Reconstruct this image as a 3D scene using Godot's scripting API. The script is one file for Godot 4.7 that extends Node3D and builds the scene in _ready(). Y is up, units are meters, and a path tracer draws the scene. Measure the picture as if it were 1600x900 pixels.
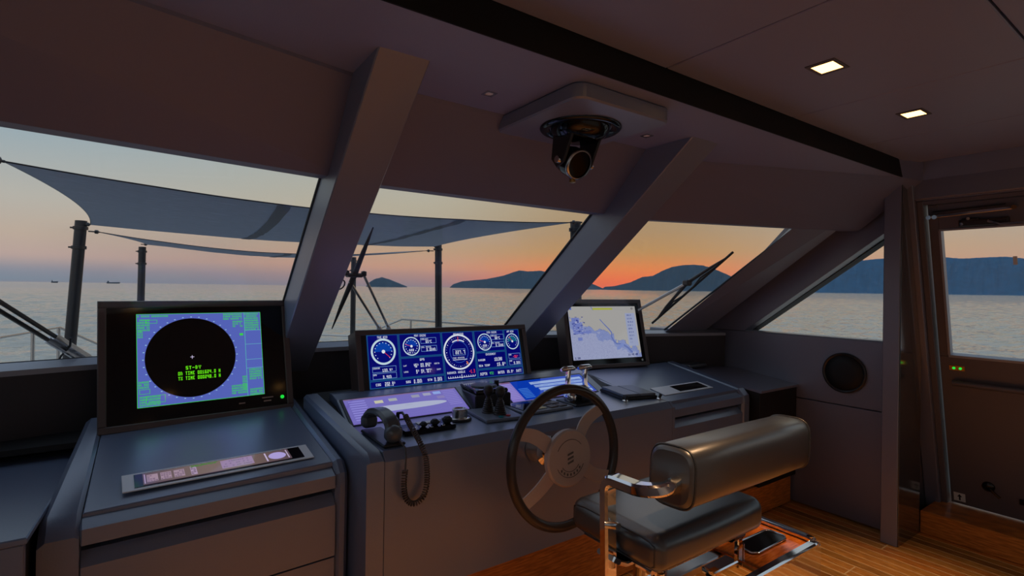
extends Node3D
# Coordinates: s = metres to starboard, z = metres above the wheelhouse floor, f = metres forward of the camera; P(s, z, f) makes the Godot point.

var M := {}
var taken := {}
var rng := RandomNumberGenerator.new()


func P(s: float, z: float, f: float) -> Vector3:
	return Vector3(s, z, -f)


# ------------------------------------------------------------------ mesh builder
class Mb:
	var st := SurfaceTool.new()
	var off := Vector3.ZERO
	var g := -1
	var turn := Transform3D()

	func _init(o := Vector3.ZERO) -> void:
		off = o
		st.begin(Mesh.PRIMITIVE_TRIANGLES)

	func tri(a: Vector3, b: Vector3, c: Vector3, n: Vector3) -> void:
		if (b - a).cross(c - a).dot(n) > 0.0:
			var t := b
			b = c
			c = t
		st.set_smooth_group(g)
		for p: Vector3 in [a, b, c]:
			st.add_vertex(turn * p - off)

	func quad(a: Vector3, b: Vector3, c: Vector3, d: Vector3, n: Vector3) -> void:
		tri(a, b, c, n)
		tri(a, c, d, n)

	static func newell(pts: Array) -> Vector3:
		var n := Vector3.ZERO
		for i in pts.size():
			var a: Vector3 = pts[i]
			var b: Vector3 = pts[(i + 1) % pts.size()]
			n += a.cross(b)
		return n.normalized()

	func cap(pts: Array, n: Vector3) -> void:
		var u: Vector3 = (pts[1] - pts[0]).normalized()
		var m := newell(pts)
		var v := m.cross(u)
		var flat := PackedVector2Array()
		for p: Vector3 in pts:
			flat.append(Vector2((p - pts[0]).dot(u), (p - pts[0]).dot(v)))
		var ix := Geometry2D.triangulate_polygon(flat)
		for k in ix.size() / 3:
			tri(pts[ix[k * 3]], pts[ix[k * 3 + 1]], pts[ix[k * 3 + 2]], n)

	# a flat outline pushed along d, with its end edges chamfered by bev
	func prism(pts_in: Array, d: Vector3, bev := 0.0) -> void:
		var pts := pts_in.duplicate()
		var n := newell(pts)
		if n.dot(d) > 0.0:
			pts.reverse()
			n = -n
		var k := pts.size()
		var dn := d.normalized()
		var inner := []
		var outs := []
		for i in k:
			var e1: Vector3 = (pts[i] - pts[(i + k - 1) % k]).normalized()
			var e2: Vector3 = (pts[(i + 1) % k] - pts[i]).normalized()
			var i1 := n.cross(e1)
			var i2 := n.cross(e2)
			inner.append(pts[i] + (i1 + i2) / maxf(0.25, 1.0 + i1.dot(i2)) * bev)
			outs.append(-i2)
		var rings := []
		if bev > 0.0:
			rings = [inner, pts.map(func(p): return p + dn * bev), pts.map(func(p): return p + d - dn * bev), inner.map(func(p): return p + d)]
		else:
			rings = [pts, pts.map(func(p): return p + d)]
		for r in rings.size() - 1:
			for i in k:
				var j := (i + 1) % k
				quad(rings[r][i], rings[r][j], rings[r + 1][j], rings[r + 1][i], outs[i])
		cap(rings[0], n)
		cap(rings[-1], -n)

	func box(c: Vector3, size: Vector3, bev := 0.0, b := Basis()) -> void:
		var h := size / 2.0
		var w := minf(bev, minf(h.x, h.z) * 0.9)
		var pts := []
		if w > 0.0:
			for q: Vector2 in [Vector2(-h.x + w, -h.z), Vector2(h.x - w, -h.z), Vector2(h.x, -h.z + w), Vector2(h.x, h.z - w), Vector2(h.x - w, h.z), Vector2(-h.x + w, h.z), Vector2(-h.x, h.z - w), Vector2(-h.x, -h.z + w)]:
				pts.append(c + b * Vector3(q.x, -h.y, q.y))
		else:
			for q: Vector2 in [Vector2(-h.x, -h.z), Vector2(h.x, -h.z), Vector2(h.x, h.z), Vector2(-h.x, h.z)]:
				pts.append(c + b * Vector3(q.x, -h.y, q.y))
		prism(pts, b * Vector3(0, size.y, 0), minf(w, h.y * 0.9))

	# between two points given as (s, z, f) corners
	func span(s0: float, s1: float, z0: float, z1: float, f0: float, f1: float, bev := 0.0) -> void:
		box(Vector3((s0 + s1) / 2, (z0 + z1) / 2, -(f0 + f1) / 2), Vector3(absf(s1 - s0), absf(z1 - z0), absf(f1 - f0)), bev)

	# sections joined one to the next; sharp keeps the edges along the length hard
	func loft(rings: Array, caps := true, sharp := true, closed := true) -> void:
		var k: int = rings[0].size()
		for r in rings.size() - 1:
			var mid := Vector3.ZERO
			for p: Vector3 in rings[r] + rings[r + 1]:
				mid += p / (2.0 * k)
			for i in (k if closed else k - 1):
				var j := (i + 1) % k
				g = i + 2 if sharp else 1
				if sharp and rings.size() == 2:
					g = -1
				var c4: Vector3 = (rings[r][i] + rings[r][j] + rings[r + 1][j] + rings[r + 1][i]) / 4.0
				var n: Vector3 = (rings[r][j] - rings[r][i]).cross(rings[r + 1][i] - rings[r][i])
				if n.length() < 1e-12:
					n = (rings[r + 1][j] - rings[r + 1][i]).cross(rings[r + 1][i] - rings[r][i])
				quad(rings[r][i], rings[r][j], rings[r + 1][j], rings[r + 1][i], n if n.dot(c4 - mid) > 0.0 else -n)
		g = -1
		if caps:
			var axis: Vector3 = rings[-1][0] - rings[0][0]
			cap(rings[0], -axis)
			cap(rings[-1], axis)

	static func frames(path: Array) -> Array:
		var out := []
		var t0: Vector3 = (path[1] - path[0]).normalized()
		var u := t0.cross(Vector3.UP if absf(t0.y) < 0.9 else Vector3.RIGHT).normalized()
		for i in path.size():
			var t: Vector3 = (path[mini(i + 1, path.size() - 1)] - path[maxi(i - 1, 0)]).normalized()
			u = (u - t * u.dot(t)).normalized()
			out.append([t, u, t.cross(u)])
		return out

	func tube(path: Array, r, sides := 10, caps := true) -> void:
		var fr := frames(path)
		var rings := []
		for i in path.size():
			var rad: float = r[i] if r is Array else r
			var ring := []
			for k in sides:
				var a := TAU * k / sides
				ring.append(path[i] + (fr[i][1] * cos(a) + fr[i][2] * sin(a)) * rad)
			rings.append(ring)
		loft(rings, caps, false)

	# a rectangular bar swept along a path; side is the direction of its width
	func bar(path: Array, side: Vector3, w: float, h: float, ch := 0.003, caps := true) -> void:
		var rings := []
		for i in path.size():
			var a: Vector3 = path[mini(i + 1, path.size() - 1)] - path[maxi(i - 1, 0)]
			var t := a.normalized()
			var u := (side - t * side.dot(t)).normalized()
			var v := t.cross(u)
			var ring := []
			for q: Vector2 in [Vector2(-w / 2 + ch, -h / 2), Vector2(w / 2 - ch, -h / 2), Vector2(w / 2, -h / 2 + ch), Vector2(w / 2, h / 2 - ch), Vector2(w / 2 - ch, h / 2), Vector2(-w / 2 + ch, h / 2), Vector2(-w / 2, h / 2 - ch), Vector2(-w / 2, -h / 2 + ch)]:
				ring.append(path[i] + u * q.x + v * q.y)
			rings.append(ring)
		loft(rings, caps, true)

	func lathe(prof: Array, o: Vector3, axis: Vector3, seg := 32, sharp := false) -> void:
		var x := axis.cross(Vector3.RIGHT if absf(axis.x) < 0.9 else Vector3.UP).normalized()
		var y := axis.cross(x)
		for i in prof.size() - 1:
			var a: Vector2 = prof[i]
			var b: Vector2 = prof[i + 1]
			g = i + 2 if sharp else 1
			for k in seg:
				var d0 := x * cos(TAU * k / seg) + y * sin(TAU * k / seg)
				var d1 := x * cos(TAU * (k + 1) / seg) + y * sin(TAU * (k + 1) / seg)
				var n := (d0 + d1) * (b.y - a.y) + axis * 2.0 * (a.x - b.x)
				if a.x > 1e-6:
					tri(o + d0 * a.x + axis * a.y, o + d1 * a.x + axis * a.y, o + d1 * b.x + axis * b.y, n)
				if b.x > 1e-6:
					tri(o + d0 * a.x + axis * a.y, o + d1 * b.x + axis * b.y, o + d0 * b.x + axis * b.y, n)
		g = -1

	# a soft block: a box with rounded edges whose faces swell by puff
	func cushion(c: Vector3, size: Vector3, r: float, puff := 0.0, b := Basis()) -> void:
		var h := size / 2.0
		g = 1
		var cuts := []
		for ax in 3:
			var l := []
			for k in 5:
				l.append(-(h[ax] - r) - r * tan(PI / 4 * (1.0 - k / 4.0)))
			for k in range(1, 8):
				l.append(lerpf(-(h[ax] - r), h[ax] - r, k / 8.0))
			for k in 5:
				l.append(h[ax] - r + r * tan(PI / 4 * k / 4.0))
			cuts.append(l)
		for ax in 3:
			var u := (ax + 1) % 3
			var v := (ax + 2) % 3
			for sgn: float in [-1.0, 1.0]:
				for i in cuts[u].size() - 1:
					for j in cuts[v].size() - 1:
						var q := []
						for d: Vector2i in [Vector2i(0, 0), Vector2i(1, 0), Vector2i(1, 1), Vector2i(0, 1)]:
							var p := Vector3.ZERO
							p[ax] = sgn * h[ax]
							p[u] = cuts[u][i + d.x]
							p[v] = cuts[v][j + d.y]
							var inn := p.clamp(-(h - Vector3.ONE * r), h - Vector3.ONE * r)
							var o := inn + (p - inn).normalized() * r
							var bulge := puff
							for w: int in [u, v]:
								bulge *= 1.0 - pow(clampf(p[w] / h[w], -1.0, 1.0), 2.0)
							o[ax] += sgn * bulge
							q.append(c + b * o)
						var nn := Vector3.ZERO
						nn[ax] = sgn
						quad(q[0], q[1], q[2], q[3], b * nn)
		g = -1

	func done(m: Material) -> ArrayMesh:
		st.generate_normals()
		var mesh := st.commit()
		mesh.surface_set_material(0, m)
		return mesh


# ------------------------------------------------------------------ scene tree helpers
func numbered(called: String) -> String:
	var n: int = taken.get(called, 0)
	taken[called] = n + 1
	return called if n == 0 else "%s_%03d" % [called, n]


func tag(o: Node3D, label: String, category: String, group := "") -> Node3D:
	o.set_meta("label", label)
	o.set_meta("category", category)
	if group:
		o.set_meta("group", group)
	return o


func thing(called: String, label: String, category: String, at: Vector3, group := "") -> Node3D:
	var o := Node3D.new()
	o.name = numbered(called)
	add_child(o)
	o.position = at
	return tag(o, label, category, group)


func frame_of(called: String, at := Vector3.ZERO) -> Node3D:
	var o := Node3D.new()
	o.name = called
	add_child(o)
	o.position = at
	o.set_meta("kind", "structure")
	return o


func mb(o: Node3D) -> Mb:
	var at := Vector3.ZERO
	while o != null and o != self:
		at += o.position
		o = o.get_parent() as Node3D
	return Mb.new(at)


func obj(called: String, b: Mb, m: Material, parent: Node3D) -> MeshInstance3D:
	var o := MeshInstance3D.new()
	o.mesh = b.done(m)
	o.name = called
	o.cast_shadow = GeometryInstance3D.SHADOW_CASTING_SETTING_ON
	parent.add_child(o, true)
	return o


func lone(called: String, b: Mb, m: Material, label: String, category: String, group := "") -> MeshInstance3D:
	var o := obj(numbered(called), b, m, self)
	tag(o, label, category, group)
	return o


func struct(called: String, b: Mb, m: Material) -> MeshInstance3D:
	var o := obj(called, b, m, self)
	o.set_meta("kind", "structure")
	return o


func mat(called: String, c: Color, rough := 0.5, metal := 0.0) -> StandardMaterial3D:
	var m := StandardMaterial3D.new()
	m.resource_name = called
	m.albedo_color = c
	m.roughness = rough
	m.metallic = metal
	M[called] = m
	return m


func noise(freq: float, octaves := 4, seed_ := 1, kind := FastNoiseLite.TYPE_SIMPLEX_SMOOTH) -> FastNoiseLite:
	var n := FastNoiseLite.new()
	n.noise_type = kind
	n.frequency = freq
	n.seed = seed_
	n.fractal_octaves = octaves
	return n


func noise_tex(n: FastNoiseLite, size: int, normal := 0.0, ramp: Array = []) -> NoiseTexture2D:
	var t := NoiseTexture2D.new()
	t.width = size
	t.height = size
	t.seamless = true
	t.noise = n
	if normal > 0.0:
		t.as_normal_map = true
		t.bump_strength = normal
	if ramp.size():
		var gr := Gradient.new()
		gr.offsets = PackedFloat32Array(range(ramp.size()).map(func(i): return float(i) / (ramp.size() - 1)))
		gr.colors = PackedColorArray(ramp)
		t.color_ramp = gr
	return t


func world_tex(m: StandardMaterial3D, scale: Vector3) -> void:
	m.uv1_triplanar = true
	m.uv1_world_triplanar = true
	m.uv1_scale = scale


func materials() -> void:
	var grain := noise_tex(noise(0.09, 3, 5, FastNoiseLite.TYPE_CELLULAR), 256, 3.0)
	for row: Array in [
		["panel", Color(0.44, 0.435, 0.5), 0.4], ["header", Color(0.45, 0.455, 0.56), 0.55], ["ceiling", Color(0.55, 0.565, 0.67), 0.5], ["console", Color(0.4, 0.45, 0.55), 0.38],
		["leather", Color(0.155, 0.165, 0.19), 0.38], ["pillar", Color(0.5, 0.525, 0.6), 0.34], ["sill", Color(0.6, 0.61, 0.65), 0.35], ["piping", Color(0.1, 0.1, 0.11), 0.45],
	]:
		var m := mat(row[0], row[1], row[2])
		m.normal_enabled = true
		m.normal_texture = grain
		m.normal_scale = 0.12
		world_tex(m, Vector3.ONE * 7.0)
		m.metallic_specular = 0.71
	for k: String in ["console", "panel", "leather"]:
		M[k].clearcoat_enabled = true
		M[k].clearcoat = 1.0
		M[k].clearcoat_roughness = 0.33 if k == "leather" else 0.3
	mat("dark", Color(0.07, 0.062, 0.065), 0.6)
	var lq := mat("lacquer", Color(0.2, 0.205, 0.22), 0.14)
	lq.metallic_specular = 0.71
	lq.clearcoat_enabled = true
	lq.clearcoat = 1.0
	lq.clearcoat_roughness = 0.1
	mat("dash_wall", Color(0.24, 0.225, 0.24), 0.5)
	mat("gap", Color(0.03, 0.028, 0.03), 0.8)
	mat("door", Color(0.4, 0.37, 0.385), 0.35)
	mat("black", Color(0.15, 0.15, 0.16), 0.35)
	mat("boot", Color(0.2, 0.175, 0.165), 0.5)
	mat("plate", Color(0.45, 0.48, 0.53), 0.35)
	mat("cord", Color(0.34, 0.295, 0.275), 0.45)
	mat("gloss", Color(0.03, 0.03, 0.033), 0.08)
	mat("rubber", Color(0.05, 0.05, 0.052), 0.6)
	mat("frame", Color(0.37, 0.32, 0.31), 0.4)
	mat("chrome", Color(0.9, 0.88, 0.86), 0.06, 1.0)
	mat("steel", Color(0.78, 0.77, 0.76), 0.25, 1.0)
	mat("alu", Color(0.97, 0.97, 0.97), 0.3)  # strip frames: flat white stands in for steel reflecting the sky
	mat("wheel", Color(0.74, 0.66, 0.62), 0.4)
	mat("rim", Color(0.22, 0.185, 0.17), 0.28)
	mat("gold", Color(0.75, 0.6, 0.35), 0.3, 1.0)
	mat("white", Color(0.9, 0.9, 0.88), 0.4)
	mat("ink", Color(0.05, 0.05, 0.05), 0.6)
	mat("red", Color(0.75, 0.12, 0.1), 0.4)
	mat("teal", Color(0.1, 0.5, 0.55), 0.4)
	mat("deck", Color(0.78, 0.78, 0.76), 0.5)
	mat("post", Color(0.1, 0.11, 0.135), 0.4)
	var sail := mat("sail", Color(0.9, 0.93, 0.97), 0.9)
	sail.backlight_enabled = true
	sail.backlight = Color(0.8, 0.83, 0.88)
	sail.albedo_texture = noise_tex(noise(0.03, 4, 12), 512, 0.0, [Color(0.72, 0.72, 0.72), Color(0.85, 0.85, 0.85), Color(0.8, 0.8, 0.8), Color(1, 1, 1)])  # light streaks of the wrinkles are put into the colour
	world_tex(sail, Vector3(0.25, 0.25, 2.2))
	var seam := mat("seam", Color(0.45, 0.48, 0.52), 0.9)
	seam.backlight_enabled = true
	seam.backlight = Color(0.3, 0.33, 0.36)
	var glass := mat("glass", Color(0.9, 0.95, 0.95, 0.03), 0.02)
	glass.metallic_specular = 0.2
	glass.transparency = BaseMaterial3D.TRANSPARENCY_ALPHA
	var wood := noise_tex(noise(0.035, 5, 8), 512, 0.0, [Color(0.66, 0.43, 0.18), Color(0.85, 0.58, 0.26), Color(0.98, 0.74, 0.4)])
	for k in 4:
		var w := mat("teak%d" % k, [Color(1, 0.98, 0.95), Color(0.74, 0.7, 0.66), Color(1.0, 0.9, 0.82), Color(0.86, 0.86, 0.82)][k], 0.38)
		w.albedo_texture = wood
		world_tex(w, Vector3(5.0, 5.0, 0.6))
		w.uv1_offset = Vector3(0.13 * k, 0.3 * k, 0.37 * k)
	var oak := mat("plinth", Color(0.95, 0.83, 0.74), 0.35)
	oak.albedo_texture = wood
	world_tex(oak, Vector3(0.5, 4.0, 0.5))
	mat("inlay", Color(0.93, 0.78, 0.55), 0.5)
	var sea := mat("sea", Color(0.66, 0.63, 0.57), 0.1)
	sea.normal_enabled = true
	sea.normal_texture = noise_tex(noise(0.012, 5, 3), 1024, 10.0)
	sea.normal_scale = 0.75
	world_tex(sea, Vector3(0.02, 0.02, 0.03))
	for row: Array in [["hill", Color(0.2, 0.3, 0.37)], ["hill_haze_blue", Color(0.18, 0.4, 0.55)]]:  # blue distance haze is put into both hill base colours
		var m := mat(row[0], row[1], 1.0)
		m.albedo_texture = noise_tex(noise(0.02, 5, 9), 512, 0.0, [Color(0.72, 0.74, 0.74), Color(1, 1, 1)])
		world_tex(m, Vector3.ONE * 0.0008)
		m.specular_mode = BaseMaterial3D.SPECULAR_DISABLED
	mat("white_bounce_wall", Color(0.9, 0.9, 0.91), 0.8)
	mat("bounce_carpet", Color(0.72, 0.7, 0.69), 0.95)  # pale floor covering added aft to bounce fill light
	mat("ship", Color(0.3, 0.33, 0.38), 0.9)


func lit(called: String, img: Image, energy := 1.0) -> StandardMaterial3D:
	var m := mat(called, Color(0.012, 0.012, 0.014), 0.07)
	m.emission_enabled = true
	m.emission_texture = ImageTexture.create_from_image(img)
	m.emission_energy_multiplier = energy
	return m


# a lit rectangle (corner, along, up) with its picture the right way round
func screen(called: String, a: Vector3, x: Vector3, y: Vector3, m: Material, parent: Node3D) -> MeshInstance3D:
	var b := mb(parent)
	var n := x.cross(y)
	var t := n.normalized() * 0.004
	var q := [a + t, a + x + t, a + x + y + t, a + y + t]
	var uv := [Vector2(0, 1), Vector2(1, 1), Vector2(1, 0), Vector2(0, 0)]
	for k: int in [0, 2, 1, 0, 3, 2]:
		b.st.set_smooth_group(-1)
		b.st.set_uv(uv[k])
		b.st.add_vertex(q[k] - b.off)
	b.st.set_uv(Vector2(0.001, 0.999))
	for i in 4:
		var j := (i + 1) % 4
		b.quad(q[i], q[j], q[j] - t, q[i] - t, (q[i] + q[j]) / 2.0 - (a + x / 2.0 + y / 2.0))
	return obj(called, b, m, parent)


func emit(called: String, c: Color, energy: float) -> StandardMaterial3D:
	var m := mat(called, Color(0.1, 0.1, 0.1), 0.3)
	m.emission_enabled = true
	m.emission = c
	m.emission_energy_multiplier = energy
	return m


# ------------------------------------------------------------------ pictures on the displays
const GLYPH := {
	"0": "75557", "1": "26227", "2": "71747", "3": "71717", "4": "55711", "5": "74717", "6": "74757", "7": "71111", "8": "75757", "9": "75717",
	"A": "25755", "B": "65656", "C": "74447", "D": "65556", "E": "74647", "F": "74644", "G": "74557", "H": "55755", "I": "72227", "J": "11157", "K": "55655", "L": "44447", "M": "57755",
	"N": "65555", "O": "75557", "P": "75744", "Q": "75571", "R": "65655", "S": "74717", "T": "72222", "U": "55557", "V": "55552", "W": "55775", "X": "55255", "Y": "55222", "Z": "71247",
	".": "00002", ":": "02020", "-": "00700", "*": "25200", "'": "22000", "/": "11244", "%": "51245", " ": "00000",
}


func text(im: Image, x: int, y: int, s: String, k: int, c: Color, ky := 0) -> void:
	ky = ky if ky else k
	for i in s.length():
		var rows: String = GLYPH.get(s[i], "00000")
		for r in 5:
			var bits := rows[r].to_int()
			for b in 3:
				if bits & (4 >> b):
					im.fill_rect(Rect2i(x + (i * 4 + b) * k, y + r * ky, k, ky), c)


func outline(im: Image, r: Rect2i, w: int, c: Color) -> void:
	im.fill_rect(Rect2i(r.position.x, r.position.y, r.size.x, w), c)
	im.fill_rect(Rect2i(r.position.x, r.end.y - w, r.size.x, w), c)
	im.fill_rect(Rect2i(r.position.x, r.position.y, w, r.size.y), c)
	im.fill_rect(Rect2i(r.end.x - w, r.position.y, w, r.size.y), c)


func disc(im: Image, cx: float, cy: float, r0: float, r1: float, c: Color, sq := 1.0, a0 := 0.0, a1 := TAU) -> void:
	for y in range(maxi(0, int(cy - r1 * sq) - 1), mini(im.get_height(), int(cy + r1 * sq) + 2)):
		for x in range(maxi(0, int(cx - r1) - 1), mini(im.get_width(), int(cx + r1) + 2)):
			var d := Vector2(x + 0.5 - cx, (y + 0.5 - cy) / sq)
			var l := d.length()
			if l >= r0 and l <= r1 and (a1 - a0 >= TAU or fposmod(d.angle() - a0, TAU) <= a1 - a0):
				im.set_pixel(x, y, c)


func line(im: Image, a: Vector2, b: Vector2, w: float, c: Color) -> void:
	var n := int(a.distance_to(b)) + 1
	for i in n + 1:
		var p := a.lerp(b, float(i) / n)
		im.fill_rect(Rect2i(int(p.x - w / 2), int(p.y - w / 2), maxi(1, int(w)), maxi(1, int(w))), c)


func blank(w: int, h: int, c: Color) -> Image:
	var im := Image.create(w, h, false, Image.FORMAT_RGB8)
	im.fill(c)
	return im


func scribble(im: Image, r: Rect2i, k: int, c: Color, share := 0.5) -> void:
	for y in range(r.position.y, r.end.y, k * 6 + k):
		for x in range(r.position.x, r.end.x - 3 * k, 4 * k):
			if rng.randf() < share:
				text(im, x, y, "ABDEGHKMNRSX0235689"[rng.randi() % 19], k, c)


func radar_picture() -> Image:
	var blue := Color(0.36, 0.42, 0.78)
	var green := Color(0.25, 0.88, 0.3)
	var im := blank(640, 512, blue)
	outline(im, Rect2i(0, 0, 640, 512), 2, green)
	disc(im, 262, 256, 0, 226, Color(0.012, 0.01, 0.01))
	for k in 36:
		var a := TAU * k / 36
		var v := Vector2(262 + cos(a) * 234, 256 + sin(a) * 234)
		im.fill_rect(Rect2i(int(v.x) - 4, int(v.y) - 2, 8, 4), Color(0.65, 0.85, 0.95))
	var pale := Color(0.9, 0.85, 1.0)
	im.fill_rect(Rect2i(252, 254, 20, 3), pale)
	im.fill_rect(Rect2i(260, 246, 3, 20), pale)
	var bright := Color(0.45, 1.0, 0.1)
	text(im, 228, 306, "ST-BY", 4, bright)
	text(im, 190, 336, "ON TIME 001624.0 H", 3, bright, 4)
	text(im, 190, 364, "TX TIME 000248.0 H", 3, bright, 4)
	for r: Rect2i in [Rect2i(6, 8, 150, 14), Rect2i(6, 30, 60, 60), Rect2i(6, 96, 30, 40), Rect2i(430, 6, 110, 40), Rect2i(480, 52, 60, 40), Rect2i(548, 6, 86, 100), Rect2i(560, 350, 76, 60), Rect2i(6, 372, 52, 36), Rect2i(10, 452, 100, 54), Rect2i(520, 390, 30, 80), Rect2i(460, 440, 90, 50), Rect2i(560, 470, 76, 34)]:
		scribble(im, r, 2, green, 0.95)
	outline(im, Rect2i(44, 34, 52, 20), 2, green)
	outline(im, Rect2i(10, 415, 48, 26), 2, green)
	outline(im, Rect2i(40, 452, 88, 40), 2, green)
	im.fill_rect(Rect2i(544, 0, 3, 512), Color(0.35, 0.75, 0.75))
	for y: int in [112, 198, 292, 344]:
		im.fill_rect(Rect2i(546, y, 94, 3), Color(0.4, 0.7, 0.8))
	im.fill_rect(Rect2i(516, 130, 20, 14), green)
	return im


func gauge(im: Image, cx: float, cy: float, r: float, needle: float, hue: Color, ring := 0.16) -> void:
	disc(im, cx, cy, 0, r, Color(0.01, 0.05, 0.5))
	disc(im, cx, cy, 0, r * 0.72, hue, 1.0, PI, TAU)
	disc(im, cx, cy, r * (1.0 - ring), r, Color(0.82, 0.92, 0.97))
	for k in 13:
		var a := PI * 0.75 + k * PI * 1.5 / 12
		var v := Vector2(cx + cos(a) * r * 0.68, cy + sin(a) * r * 0.68)
		im.fill_rect(Rect2i(int(v.x) - 3, int(v.y) - 2, 6, 5), Color(0.9, 0.95, 1.0))
	line(im, Vector2(cx, cy), Vector2(cx + cos(needle) * r * 0.72, cy + sin(needle) * r * 0.72), 3, Color(0.95, 0.2, 0.25))
	disc(im, cx, cy, 0, r * 0.14, Color(0.95, 0.97, 1.0))


func engine_picture() -> Image:
	var deep := Color(0.015, 0.03, 0.46)
	var teal := Color(0.07, 0.27, 0.5)
	var white := Color(0.92, 0.95, 1.0)
	var im := blank(1200, 340, teal)
	for r: Rect2i in [Rect2i(4, 4, 206, 282), Rect2i(220, 4, 308, 150), Rect2i(220, 162, 308, 124), Rect2i(4, 294, 524, 42), Rect2i(538, 4, 250, 332), Rect2i(800, 4, 254, 150), Rect2i(800, 162, 254, 112), Rect2i(1064, 4, 132, 270), Rect2i(800, 284, 396, 52)]:
		im.fill_rect(r, deep)
		outline(im, r, 2, Color(0.15, 0.45, 0.62))
	text(im, 70, 10, "TRUE WIND", 2, white, 3)
	gauge(im, 106, 110, 84, 0.75, Color(0.03, 0.28, 0.72))
	for r: Array in [[24, 204, "COURSE", "133.4*"], [24, 246, "SPD", "3.4KN"]]:
		outline(im, Rect2i(r[0], r[1], 160, 36), 2, Color(0.55, 0.75, 0.95))
		text(im, r[0] + 4, r[1] + 4, r[2], 2, white)
		text(im, r[0] + 66, r[1] + 15, r[3], 3, white, 4)
	for e: Array in [[220, "PORT ENGINE", "65*C", "3.0BAR"], [800, "STBD ENGINE", "66*C", "3.1BAR"]]:
		text(im, e[0] + 110, 10, e[1], 2, white, 3)
		gauge(im, e[0] + 84, 86, 62, PI * 1.1, Color(0.03, 0.25, 0.7), 0.12)
		text(im, e[0] + 66, 104, "600", 3, white)
		text(im, e[0] + 54, 124, "RPM X 1", 2, white)
		for k in 2:
			outline(im, Rect2i(e[0] + 158 - int(e[0] / 40.0), 34 + k * 54, 118, 38), 2, Color(0.55, 0.75, 0.95))
			text(im, e[0] + 162 - int(e[0] / 40.0), 38 + k * 54, ["COOLANT", "OIL PRESS"][k], 2, white)
			text(im, e[0] + 196 - int(e[0] / 40.0), 50 + k * 54, e[2 + k], 3, white, 4)
	text(im, 356, 170, "GPS", 3, white)
	text(im, 236, 206, "LAT", 2, white)
	text(im, 310, 202, "46* 03.842'", 3, white, 5)
	text(im, 460, 206, "NORTH", 2, white)
	text(im, 236, 246, "LONG", 2, white)
	text(im, 322, 242, "9* 54.707'", 3, white, 5)
	text(im, 476, 246, "EAST", 2, white)
	text(im, 40, 308, "COG", 3, white)
	text(im, 100, 304, "232.9*", 3, white, 5)
	text(im, 244, 308, "SOG", 3, white)
	text(im, 300, 304, "0.0KN", 3, white, 5)
	text(im, 400, 308, "STW", 3, white)
	text(im, 450, 304, "0.0KN", 3, white, 5)
	text(im, 630, 12, "HEADING", 3, white)
	disc(im, 662, 144, 112, 124, white)
	for k in 36:
		var a := TAU * k / 36
		var n := 5 if k % 3 == 0 else 2
		im.fill_rect(Rect2i(int(662 + cos(a) * 100) - n / 2, int(144 + sin(a) * 100) - n / 2, n + 1, n + 1), white)
	disc(im, 662, 144, 72, 75, Color(0.25, 0.45, 0.85))
	disc(im, 662, 150, 84, 92, white, 1.0, PI * 1.32, PI * 1.68)
	line(im, Vector2(662, 40), Vector2(662, 70), 5, Color(0.95, 0.25, 0.25))
	line(im, Vector2(716, 216), Vector2(726, 232), 7, Color(0.95, 0.5, 0.3))
	outline(im, Rect2i(612, 124, 100, 44), 2, Color(0.6, 0.8, 1.0))
	text(im, 632, 134, "227.7", 4, white, 5)
	text(im, 606, 180, "TRUE HEADING", 2, white)
	im.fill_rect(Rect2i(606, 196, 116, 4), white)
	text(im, 552, 276, "RUDDER ANGLE", 3, white)
	text(im, 728, 272, "-1.3", 3, Color(1.0, 0.25, 0.3), 5)
	im.fill_rect(Rect2i(556, 318, 216, 4), white)
	for k in 13:
		im.fill_rect(Rect2i(555 + k * 18, 308, 4, 12), white)
	im.fill_rect(Rect2i(662, 300, 5, 28), white)
	text(im, 880, 168, "ENVIRONMENT", 2, white, 3)
	text(im, 812, 206, "BAROM", 3, white)
	text(im, 950, 202, "1013MB", 3, white, 5)
	text(im, 812, 246, "SEA TEMP", 3, white)
	text(im, 968, 240, "15.8*", 4, white, 5)
	text(im, 1090, 10, "APP WIND", 2, white, 3)
	gauge(im, 1130, 92, 60, PI * 1.3, Color(0.05, 0.4, 0.55), 0.12)
	for k in 2:
		outline(im, Rect2i(1080, 182 + k * 46, 106, 38), 2, Color(0.55, 0.75, 0.95))
		text(im, 1084, 186 + k * 46, ["AWA", "AWS"][k], 2, white)
		text(im, 1120, 196 + k * 46, ["-96*", "9.0KN"][k], 3, Color(1.0, 0.25, 0.4) if k == 0 else white, 4)
	for r: Array in [[816, "DEPTH", white], [896, "47%", Color(0.3, 0.9, 0.3)], [968, "WATER", white], [1050, "25.9*", white], [1134, "BATT", white]]:
		text(im, r[0], 302, r[1], 3, r[2], 4)
	return im


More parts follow.
